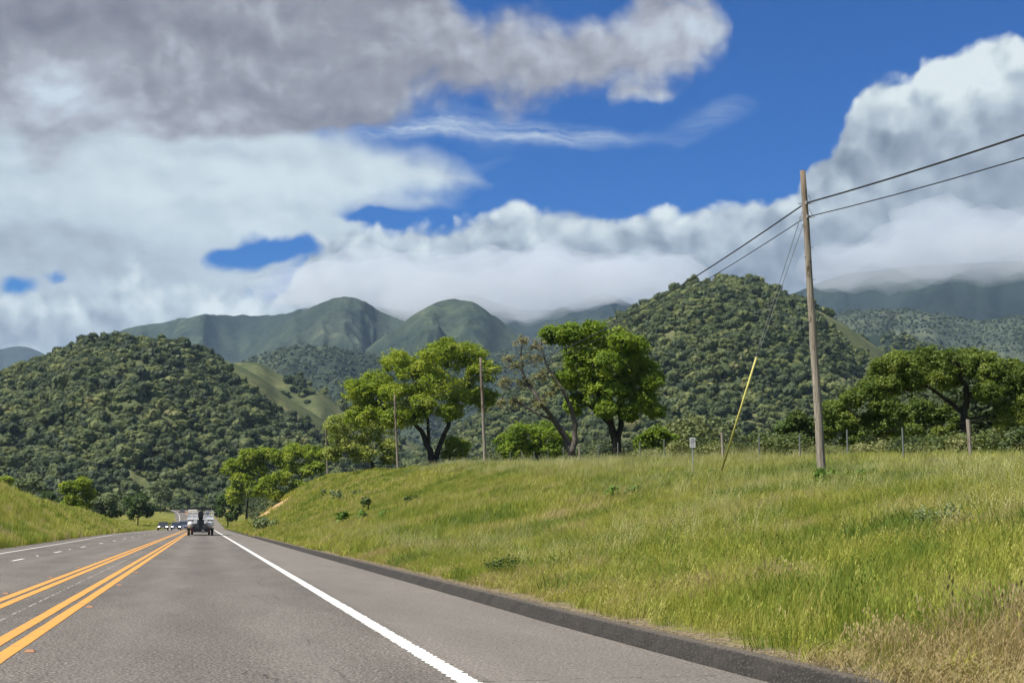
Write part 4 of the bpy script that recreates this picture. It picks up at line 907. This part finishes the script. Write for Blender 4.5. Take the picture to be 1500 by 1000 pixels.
MB().tube([foot, gtop-o3], [0.036, 0.036], 10).build('guard', M['guard'], gy, smooth=True)

spost = simple('painted_post', (0.13,0.14,0.13), 0.7, 0.1)
fe = empty('wire_fence', (*SL(41, 27), gz(*SL(41, 27)))); o3 = fe.location.copy(); tag(fe, 'wire fence with grey steel posts along the top of the right bank', 'fence')
tops = []; k = 0
for s_ in np.arange(31.5, 190, 5.1):
    l_ = 27+0.006*(s_-40); X, Y = SL(s_, l_); z = gz(X, Y); h = 1.6+RND.random()*0.12; w = 0.035; wood_ = k in (1, 3, 8, 14); k += 1
    m = MB(); m.tube([(X-o3.x, Y-o3.y, z-0.4-o3.z), (X-o3.x+RND.gauss(0, .03), Y-o3.y, z+h-o3.z)], 0.075 if wood_ else w, 8); m.build('post', M['pole'] if wood_ else spost, fe)
    tops.append((X-o3.x, Y-o3.y, z+h-o3.z))
m = MB()
for q in (0.1, 0.38, 0.66, 0.92, 1.16):
    m.tube([(x, y, z-q) for x, y, z in tops], 0.0032, 4)
m.build('fence_wire', simple('rusty_wire', (0.07,0.06,0.05), 0.7, 0.2), fe)
sp = at(1014.5, 648, 58.0); o3 = Vector((sp.x, sp.y, gz(sp.x, sp.y))); sg = empty('notice_sign', o3, 0.0); tag(sg, 'small white notice with black print on a thin post at the fence', 'sign')
u = 58/F
MB().tube([(0, 0.03, -0.4), (0, 0.03, sp.z-o3.z+0.2)], 0.018, 8).build('post', M['steel'], sg)
MB().box((0, 0, sp.z-o3.z), (8.2*u, 0.012, 14.5*u)).build('panel', M['sign'], sg, bevel=0.003)
m = MB(); zc = sp.z-o3.z
m.box((0, -0.008, zc+4.7*u), (5.2*u, 0.004, 1.1*u)); m.box((0, -0.008, zc+2.6*u), (7.6*u, 0.004, 0.5*u))
m.box((-2.3*u, -0.008, zc-0.4*u), (0.8*u, 0.004, 2.8*u)); m.box((-1.0*u, -0.008, zc+0.7*u), (1.8*u, 0.004, 0.6*u)); m.box((-0.6*u, -0.008, zc-0.9*u), (0.7*u, 0.004, 2.0*u)); m.box((1.6*u, -0.008, zc+0.7*u), (2.2*u, 0.004, 0.6*u)); m.box((1.5*u, -0.008, zc-0.8*u), (0.7*u, 0.004, 2.2*u))
m.box((0, -0.008, zc-4.4*u), (4.6*u, 0.004, 0.7*u)); m.build('lettering', M['ink'], sg)

# ------------------------------------------------------------------ boat on its trailer, cars
white = simple('white_gelcoat', (0.72,0.73,0.74), 0.3, 0, 0.05); silver = simple('pontoon_aluminium', (0.66,0.66,0.64), 0.35, 0.35, 0.08); blackp = simple('black_paint', (0.012,0.012,0.015), 0.3)
canvas = simple('black_canvas', (0.012,0.012,0.014), 0.9); rubber = M['black']; rim = simple('wheel_rim', (0.35,0.35,0.36), 0.35, 0.7); glass = simple('dark_glass', (0.02,0.025,0.03), 0.08, 0, 0.0, spec=0.6)
redl = simple('red_lens', (0.16,0.012,0.01), 0.3); seatm = simple('beige_vinyl', (0.62,0.58,0.5), 0.5); bluem = simple('blue_trim', (0.05,0.12,0.22), 0.4)
def wheel(parent, x, y, r, w, name='wheel'):
    o = bpy.data.objects.new(name, None); o.location = (x, y, r); link(o, parent)
    m = MB(); n = 20; prof = [(-w/2, r*0.62), (-w/2, r*0.93), (-w*0.4, r), (w*0.4, r), (w/2, r*0.93), (w/2, r*0.62)]; vs = []
    for k in range(n):
        a = 2*math.pi*k/n
        for px_, rr in prof: vs.append((px_, rr*math.cos(a), rr*math.sin(a)))
    c = len(prof); fs = [(k*c+j, k*c+(j+1) % c, ((k+1) % n)*c+(j+1) % c, ((k+1) % n)*c+j) for k in range(n) for j in range(c)]
    m.add(vs, fs); m.build('tyre', rubber, o, smooth=False)
    m = MB(); m.tube([(-w*0.42, 0, 0), (w*0.42, 0, 0)], r*0.63, 18); m.tube([(-w*0.47, 0, 0), (w*0.47, 0, 0)], r*0.18, 8); m.build('rim', rim, o)
BS, BL = 144.5, -0.2
bx = SL(BS, BL)
tr = empty('boat_trailer', (bx[0], bx[1], 0.004), -AR); tag(tr, 'black boat trailer on road wheels carrying the pontoon boat', 'boat trailer')
m = MB()
for x in (-0.93, 0.93): m.box((x, 2.6, 0.62), (0.1, 7.0, 0.14))
for y in (-0.7, 0.8, 2.3, 3.8, 5.3): m.box((0, y, 0.60), (1.86, 0.1, 0.1))
m.tube([(-0.93, 6.1, 0.6), (0, 8.0, 0.55)], 0.05, 6); m.tube([(0.93, 6.1, 0.6), (0, 8.0, 0.55)], 0.05, 6); m.build('frame', blackp, tr)
for x in (-1.13, 1.13):
    for y in (0.7, 1.55): wheel(tr, x, y, 0.34, 0.24)
for x in (-1.13, 1.13): MB().box((x, 1.1, 0.74), (0.3, 1.9, 0.05)).box((x, 0.18, 0.6), (0.3, 0.05, 0.28)).build('mudguard', blackp, tr, bevel=0.02)
m = MB(); m.box((0, -0.85, 0.52), (1.9, 0.08, 0.2)); m.build('rear_bar', blackp, tr)
for x in (-0.8, 0.8): MB().box((x, -0.9, 0.54), (0.22, 0.04, 0.11)).build('tail_light', redl, tr)
MB().box((0.25, -0.9, 0.5), (0.3, 0.02, 0.16)).build('number_plate', M['sign'], tr)
bt = empty('pontoon_boat', (bx[0], bx[1], 0.7), -AR); tag(bt, 'white pontoon boat with black canopy and black outboard, towed up our lane', 'boat')
for x in (-0.92, 0.92):
    MB().tube([(x, -0.55, 0.40), (x, -0.42, 0.40), (x, -0.25, 0.40), (x, 5.6, 0.40), (x, 6.5, 0.52), (x, 6.9, 0.66)], [0.14, 0.29, 0.355, 0.355, 0.24, 0.03], 20).build('pontoon', silver, bt, smooth=True)
MB().box((0, 3.0, 0.88), (2.62, 6.9, 0.13)).build('deck', white, bt, bevel=0.03)
m = MB(); m.box((0, 3.0, 0.80), (2.5, 6.8, 0.05)); m.build('deck_trim', bluem, bt)
def rail(m, x0, y0, x1, y1, z0=0.96, z1=1.62):
    n = max(2, int(math.hypot(x1-x0, y1-y0)/0.7)+1)
    for k in range(n+1): f = k/n; m.tube([(x0+(x1-x0)*f, y0+(y1-y0)*f, z0), (x0+(x1-x0)*f, y0+(y1-y0)*f, z1)], 0.018, 5)
    for z in (z0+0.1, (z0+z1)/2, z1): m.tube([(x0, y0, z), (x1, y1, z)], 0.02, 5)
m = MB(); rail(m, -1.25, -0.3, -1.25, 6.2); rail(m, 1.25, -0.3, 1.25, 6.2); rail(m, -1.25, -0.3, -0.35, -0.3); rail(m, 0.45, -0.3, 1.25, -0.3); rail(m, -1.25, 6.2, 1.25, 6.2); m.build('railing', white, bt)
m = MB(); m.box((-0.8, -0.26, 1.16), (0.86, 0.02, 0.4)); m.box((0.86, -0.26, 1.08), (0.76, 0.02, 0.24)); m.box((-0.8, 0.55, 1.72), (0.86, 0.03, 0.3)); m.box((-1.24, 3, 1.28), (0.02, 6.2, 0.5)); m.box((1.24, 3, 1.28), (0.02, 6.2, 0.5)); m.build('side_panel', white, bt)
MB().box((-0.78, 0.25, 1.2), (0.85, 0.6, 0.45)).box((-0.78, 0.0, 1.62), (0.85, 0.16, 0.42)).build('bench_seat', seatm, bt, bevel=0.05)
MB().box((0.75, 4.6, 1.2), (0.8, 1.6, 0.45)).box((-0.75, 4.6, 1.2), (0.8, 1.6, 0.45)).build('bow_seat', seatm, bt, bevel=0.05)
MB().box((0.65, 1.6, 1.35), (0.6, 0.5, 0.8)).box((0.65, 1.4, 1.86), (0.55, 0.03, 0.3)).build('helm_console', white, bt, bevel=0.04)
m = MB()
for x in (-1.25, 1.25):
    for y0, y1 in ((1.8, 0.1), (1.8, 3.4), (1.8, 1.8)): m.tube([(x, y0, 1.6), (x, y1, 1.93)], 0.016, 5)
m.tube([(0.4, 0, 1.6), (0.9, 0.1, 1.93)], 0.016, 5); m.tube([(1.2, -0.2, 1.6), (0.9, 0.1, 1.93)], 0.016, 5); m.tube([(-1.25, 1.8, 1.6), (1.25, 1.8, 1.6)], 0.016, 5); m.build('canopy_frame', silver, bt)
m = MB(); m.prism([(-1.38, 1.84), (-1.36, 1.98), (-0.7, 2.05), (0, 2.07), (0.7, 2.05), (1.36, 1.98), (1.38, 1.84), (0, 1.88)], 0.0, 3.6); m.build('canopy', canvas, bt)
m = MB(); m.prism([(-0.24, 1.0), (-0.28, 1.4), (-0.22, 1.62), (0, 1.70), (0.22, 1.62), (0.28, 1.4), (0.24, 1.0)], -1.35, -0.65); ob = m.build('motor_cowl', blackp, bt, bevel=0.06)
[MB().box((x, -0.3, 0.62), (0.34, 0.3, 0.34)).build('swim_step', white, bt, bevel=0.03) for x in (-0.5, 0.52)]
m = MB(); m.prism([(-0.17, 0.1), (-0.2, 1.02), (0.2, 1.02), (0.17, 0.1)], -1.15, -0.85); m.box((0, -0.7, 0.85), (0.4, 0.3, 0.3)); m.tube([(0, -1.35, 0.1), (0, -0.7, 0.1)], [0.1, 0.05], 10)
for a in range(3): c, s_ = math.cos(a*2.094), math.sin(a*2.094); m.box((0.1*c, -1.38, 0.1+0.1*s_), (0.1, 0.02, 0.1))
m.build('motor_leg', blackp, bt)

def car_body(w, prof, cab, paint):
    m = MB(); m.prism(prof, -w/2, w/2)
    return m
def car(label, s_, l_, paint, heading, group='cars coming down the road', kind='sedan', lights=None, base=None):
    p = road_xyz(s_, l_); q = road_xyz(s_+2, l_); a = math.atan2(-(q[0]-p[0]), q[1]-p[1])+(math.pi if heading < 0 else 0)
    root = empty('car', (p[0], p[1], p[2]+0.004), a); tag(root, label, 'car', group)
    tall = kind != 'sedan'; H0 = 0.28; w = 1.84 if not tall else 1.95; Lc = 4.6; hb = 0.86 if not tall else 1.02; hr = 1.44 if not tall else 1.78
    def P(pts, w0, nm, mt, tap=0.0, bev=0.05):   # side profile in (y, z) swept over x
        n = len(pts); vs = [(-w0/2+tap*max(0, z-hb), y, z) for y, z in pts]+[(w0/2-tap*max(0, z-hb), y, z) for y, z in pts]
        m = MB(); m.add(vs, [tuple(range(n-1, -1, -1)), tuple(range(n, 2*n))]+[(i, (i+1) % n, (i+1) % n+n, i+n) for i in range(n)]); return m.build(nm, mt, root, bevel=bev)
    P([(-2.28, H0), (-2.3, 0.62), (-2.22, hb), (-1.2, hb+0.02), (1.0, hb), (2.1, hb-0.14), (2.3, 0.6), (2.26, H0)], w, 'body', paint)
    if tall: P([(-2.2, hb-0.02), (-2.05, hr-0.05), (-1.8, hr), (0.1, hr), (0.35, hr-0.06), (1.05, hb-0.02)], w-0.08, 'roof', paint, 0.16)
    else: P([(-1.75, hb-0.02), (-1.0, hr-0.04), (-0.7, hr), (0.15, hr), (0.4, hr-0.06), (1.15, hb-0.02)], w-0.1, 'roof', paint, 0.28)
    f1, f2 = (0.36, 1.0); t_ = 0.16 if tall else 0.28
    def quad(nm, pts, mt): m = MB(); m.add(pts, [(0, 1, 2, 3)]); o = m.build(nm, mt, root); sm = o.modifiers.new('t', 'SOLIDIFY'); sm.thickness = 0.012; sm.offset = 0
    zt, zb_ = hr-0.1, hb+0.06; xw = (w-0.2)/2
    ya, yb = (0.47, 1.02) if not tall else (0.46, 1.03)
    quad('windscreen', [(-xw+0.05, yb, zb_), (xw-0.05, yb, zb_), (xw-t_*(zt-hb)-0.05, ya+0.02, zt), (-xw+t_*(zt-hb)+0.05, ya+0.02, zt)], glass)
    yr0, yr1 = (-1.62, -1.1) if not tall else (-2.19, -2.09)
    quad('rear_window', [(-xw+0.05, yr0-0.01, zb_), (xw-0.05, yr0-0.01, zb_), (xw-t_*(zt-hb)-0.05, yr1-0.02, zt), (-xw+t_*(zt-hb)+0.05, yr1-0.02, zt)], glass)
    for sx in (-1, 1):
        x0 = sx*((w-0.08 if tall else w-0.1)/2+0.008); x1 = x0-sx*t_*(zt-hb)
        quad('side_window', [(x0-sx*t_*0.06, yr0+0.35, zb_), (x0-sx*t_*0.06, yb-0.25, zb_), (x1, ya-0.12, zt), (x1, yr1+0.25, zt)], glass)
        for y in (-1.4, 1.42): wheel(root, sx*(w/2-0.1), y, 0.33 if not tall else 0.37, 0.22)
        m = MB(); m.box((sx*(w/2-0.27), 2.24, hb-0.26), (0.36, 0.12, 0.15)); m.build('headlight', lights or M['sign'], root, bevel=0.02)
        m = MB(); m.box((sx*(w/2-0.2), -2.28, hb-0.14), (0.3, 0.08, 0.16)); m.build('tail_light', redl, root, bevel=0.02)
        m = MB(); m.box((sx*(w/2+0.09), 0.8, hb+0.1), (0.16, 0.1, 0.12)); m.build('mirror', paint, root, bevel=0.02)
    MB().box((0, 2.3, 0.52), (1.0, 0.04, 0.2)).build('grille', M['black'], root)
    MB().box((0, 2.33, 0.45), (0.5, 0.02, 0.13)).build('number_plate', M['sign'], root)
    return root
lm, T = mat_new('headlight_on'); finish(T, T.node('ShaderNodeEmission', {'Color': (1, 0.97, 0.9, 1), 'Strength': 3.0}).outputs[0])
pk = simple('dark_blue_paint', (0.02,0.03,0.06), 0.25); pg = simple('graphite_paint', (0.03,0.032,0.035), 0.25); pw = simple('white_paint_car', (0.7,0.7,0.7), 0.3); pb_ = simple('blue_grey_paint', (0.09,0.11,0.18), 0.3)
car('dark car with headlights on, leftmost of the three oncoming cars', 258, -6.75, pg, -1, lights=lm)
car('dark blue car with headlights on, middle of the three oncoming cars', 270, -4.75, pk, -1, lights=lm)
car('blue-grey car close to the yellow lines, hindmost of the three oncoming cars', 300, -3.9, pb_, -1, kind='suv')
ss = np.arange(420, 900, 4.0); xx, yy = to_px(np.array([road_xyz(v, -4.0) for v in ss]))
def s_at(px): return float(ss[np.argmin(np.abs(xx-px)+(ss < 540)*200)])
car('tiny dark car high on the far bend of the road, leftmost there', s_at(237), -4, pg, -1, 'cars on the far bend', 'suv')
car('tiny white car high on the far bend of the road', s_at(254), -4, pw, -1, 'cars on the far bend', 'suv')
car('tiny dark car low on the far bend, just left of the boat canopy', s_at(267), -4, pg, -1, 'cars on the far bend')
car('grey car towing the boat trailer, just ahead of the boat', BS+10.6, BL, pg, 1, None, 'suv')

# ------------------------------------------------------------------ small things by the road
amber = simple('amber_marker', lin((158,112,76)), 0.6); wm = simple('white_marker', (0.6,0.58,0.52), 0.5); LP_ = SL
def marker(s_, l_, mt, label):
    X, Y = SL(s_, l_); m = MB(); a, b, h = 0.05, 0.034, 0.018
    m.add([(-a,-a,0),(a,-a,0),(a,a,0),(-a,a,0),(-b,-b,h),(b,-b,h),(b,b,h),(-b,b,h)], [(3,2,1,0),(4,5,6,7),(0,1,5,4),(1,2,6,5),(2,3,7,6),(3,0,4,7)])
    o = m.build('road_marker', mt); o.location = (X, Y, 0.003); o.rotation_euler = (0, 0, -AR); tag(o, label, 'road marker', 'raised markers along the lane lines')
for s_, lb in ((14.3, 'nearest amber raised marker beside the right double yellow line'), (21.6, 'second amber raised marker beside the right double yellow line'), (29.0, 'third amber raised marker beside the right double yellow line'), (36.4, 'fourth amber raised marker beside the right double yellow line')):
    marker(s_, -1.56, amber, lb)
for s_, lb in ((26.0, 'amber raised marker beside the left double yellow line, nearest there'), (33.4, 'second amber raised marker beside the left double yellow line'), (40.6, 'third amber raised marker beside the left double yellow line')):
    marker(s_, -3.27, amber, lb)
for s_, lb in ((42.2, 'nearest white raised marker between the lane dashes'), (55.6, 'white raised marker between the second and third lane dash'), (68.8, 'white raised marker farther along the lane dashes')):
    marker(s_, -5.94, wm, lb)
X, Y = SL(258, 5.1); o3 = Vector((X, Y, gz(X, Y))); dp = empty('delineator_post', o3, -AR); tag(dp, 'thin white delineator post where the kerb ends', 'road post')
MB().box((0, 0, 0.4), (0.11, 0.03, 1.3)).build('post', M['sign'], dp); MB().box((0, -0.018, 0.92), (0.08, 0.006, 0.14)).build('reflector', amber, dp)
gs_ = simple('green_sign', (0.01,0.22,0.16), 0.5); p = at(321, 750, 600); zg = gz(p.x, p.y); sg = empty('road_sign', (p.x, p.y, zg)); tag(sg, 'green road sign beyond the boat at its right side', 'sign')
MB().box((0, 0, p.z-zg), (3.0, 0.05, 1.8)).build('panel', gs_, sg)
for x in (-1.1, 1.1): MB().tube([(x, 0.08, -0.5), (x, 0.08, p.z-zg+0.9)], 0.07, 6).build('post', M['steel'], sg)
# bare earth cut above the far bend
tan_ = simple('tan_earth', lin((196,160,100)), 0.95, 0, 0.25, 0.5)
def earth_cut(name, label, pts, Y, th, mt):
    P = [at(px, py, Y) for px, py in pts]; c = sum(P, Vector())/len(P); z0 = min(p.z for p in P)
    n = 14; m = MB(); vs = []
    # a slope: foot in front, lip behind
    a, b_, c_, d = P                            # foot left, lip left, lip right, foot right
    for i in range(n+1):
        for j in range(n+1):
            u, v = i/n, j/n; p = (a.lerp(d, u)).lerp(b_.lerp(c_, u), v); p = p+Vector((0, th*v, 0)); k = float(fbm(u*6+0.3, v*6, 3, 44))-0.5
            p += Vector((0, k*th*0.5, k*0.5)); vs.append(p)
    top = len(vs)
    for i in range(n+1): p = vs[i*(n+1)+n]; vs.append(p+Vector((0, th*1.6, -0.3)))
    for i in range(n+1): p = vs[i*(n+1)+n]; vs.append(Vector((p.x, p.y+th*3.0, z0-2)))
    fs = [(i*(n+1)+j, (i+1)*(n+1)+j, (i+1)*(n+1)+j+1, i*(n+1)+j+1) for i in range(n) for j in range(n)]
    fs += [(i*(n+1)+n, (i+1)*(n+1)+n, top+i+1, top+i) for i in range(n)]+[(top+i, top+i+1, top+n+2+i, top+n+1+i) for i in range(n)]
    m.add(vs, fs); o = m.build(name, mt, smooth=True); tag(o, kind='structure'); return o
earth_cut('earth_bank', '', [(249,739), (256,726), (272,726), (271,739)], 905, 3, tan_)

wl = {k: v for k, v in zip('gdb', (L('weed_leaves', (0.3, (62,92,30)), (0.7, (112,140,52)), trans=0.3, sc=4, rnd=False), L('dark_weed_leaves', (0.3, (44,62,28)), (0.7, (82,104,44)), trans=0.3, sc=4, rnd=False), L('grey_weed_leaves', (0.3, (84,100,62)), (0.7, (130,142,98)), trans=0.3, sc=4, rnd=False)))}
def weed(px, py, r, hgt, key, label, n=9, size=0.09, seed=0, stretch=1.0):
    p = hit(px, py); rng = np.random.default_rng(seed+500); z0 = gz(p.x, p.y); root = empty('weed_clump', (p.x, p.y, z0)); tag(root, label, 'weed', 'leafy weeds on the right bank')
    C = np.stack([(rng.random(n)-0.5)*2*r*stretch, (rng.random(n)-0.5)*1.6*r, hgt*(0.25+0.5*rng.random(n))], 1); V, Fq = leaf_quads(C, np.full(n, hgt*0.42), 60, size, rng, up=0.6, shell=0.3, flat=0.9)
    mesh_obj('leaves', V, Fq, wl[key], root)
    m = MB()
    for c in C: m.tube([(c[0]*0.5, c[1]*0.5, -0.05), (c[0]*0.8, c[1]*0.8, c[2]*0.6), tuple(c)], [0.012, 0.009, 0.005], 4)
    m.build('stem', wl[key], root)
weed(1018, 712, 0.9, 0.55, 'g', 'broad-leaved green weeds below the notice sign', 14, 0.12, 1)
weed(932, 730, 0.7, 0.45, 'g', 'dark green weeds left of the broad-leaved patch', 10, 0.11, 2, 1.6)
weed(1385, 782, 0.45, 0.45, 'b', 'grey-green round weed alone in the grass at the right', 10, 0.05, 3)
weed(588, 745, 1.4, 0.8, 'd', 'dark low bush on the slope under the third utility pole', 12, 0.2, 4, 1.6)
weed(545, 768, 1.3, 0.7, 'g', 'green low bush lower on the slope, left of the dark one', 12, 0.2, 5, 1.3)
weed(384, 781, 1.2, 1.5, 'b', 'grey-green bush at the kerb near the end of the bank', 14, 0.25, 6)
weed(520, 730, 1.9, 0.8, 'b', 'greyish weeds high on the slope, above the two low bushes', 12, 0.22, 7, 1.6)
weed(765, 848, 0.45, 0.4, 'd', 'dark green weed at the kerb, middle of the bank', 10, 0.05, 8, 1.5)
weed(1235, 712, 0.6, 0.5, 'g', 'green weeds below the tallest pole to its right', 10, 0.1, 9, 1.5)

# ------------------------------------------------------------------ low cloud on the mountains, and the air
def cloud_bank():
    bm = bmesh.new(); rng = random.Random(9)
    def puff(px, py, Y, rx, ry, rz):
        c = at(px, py+(14 if px < 1100 else 18), Y); mt = Matrix.Translation(c) @ Matrix.Diagonal((rx, ry, rz, 1)); bmesh.ops.create_icosphere(bm, subdivisions=3, radius=1, matrix=mt)
    for px, py, Y, rx, ry, rz in [(480,405,4700,190,300,62),(540,398,4700,240,330,80),(600,405,4650,220,330,85),(660,402,4500,230,320,70),(720,405,4600,260,330,85),(790,400,4700,260,350,90),(850,395,4800,260,350,70),(930,395,5000,260,350,70),(590,440,4650,120,220,45),(745,430,4600,120,220,45),(610,425,4300,150,200,40),
                                  (1270,372,4300,210,260,52),(1330,362,4250,240,280,62),(1400,352,4200,260,300,75),(1480,340,4200,280,300,85),(1570,330,4200,280,300,80),(1230,385,4400,120,200,34),(1660,320,4200,280,300,80),
                                  (430,418,4900,130,220,30)]:
        puff(px, py, Y, rx, ry, rz)
        for k in range(5):
            puff(px+rng.gauss(0, rx*0.5*F/Y), py+rng.gauss(0, rz*0.45*F/Y), Y+rng.uniform(-0.6, 0.6)*ry, rx*rng.uniform(0.25, 0.5), ry*0.4, rz*rng.uniform(0.4, 0.7))
    me = bpy.data.meshes.new('low_cloud'); bm.to_mesh(me); bm.free(); o = link(bpy.data.objects.new('low_cloud', me)); tag(o, 'grey cloud resting on the mountain tops', 'cloud', kind='stuff')
    r = o.modifiers.new('union', 'REMESH'); r.mode = 'VOXEL'; r.voxel_size = 18
    tx = bpy.data.textures.new('billow', 'CLOUDS'); tx.noise_scale = 170; tx.noise_depth = 5; d = o.modifiers.new('billow', 'DISPLACE'); d.texture = tx; d.strength = 110; d.mid_level = 0.5; d.texture_coords = 'GLOBAL'; t2 = bpy.data.textures.new('wisps', 'CLOUDS'); t2.noise_scale = 55; t2.noise_depth = 3; d2 = o.modifiers.new('wisps', 'DISPLACE'); d2.texture = t2; d2.strength = 60; d2.mid_level = 0.5; d2.texture_coords = 'GLOBAL'; r2 = o.modifiers.new('clean', 'REMESH'); r2.mode = 'VOXEL'; r2.voxel_size = 16
    m, T = mat_new('cloud_vapour'); v = T.node('ShaderNodeVolumePrincipled', {'Color': (0.82, 0.85, 0.89, 1), 'Density': 0.003, 'Anisotropy': 0.1}); out = T.node('ShaderNodeOutputMaterial'); T.l.new(v.outputs[0], out.inputs[1]); o.data.materials.append(m)
cloud_bank()
def haze():
    m = MB(); x0, x1, y0, y1, z0, z1 = -7500, 7500, -400, 12500, -4, 1120
    m.box(((x0+x1)/2, (y0+y1)/2, (z0+z1)/2), (x1-x0, y1-y0, z1-z0)); mt, T = mat_new('air'); v = T.node('ShaderNodeVolumePrincipled', {'Color': (0.50, 0.70, 1.0, 1), 'Density': HAZE, 'Anisotropy': 0.0}); out = T.node('ShaderNodeOutputMaterial'); T.l.new(v.outputs[0], out.inputs[1])
    tag(m.build('haze', mt), kind='stuff')
HAZE = 0.000038
haze()
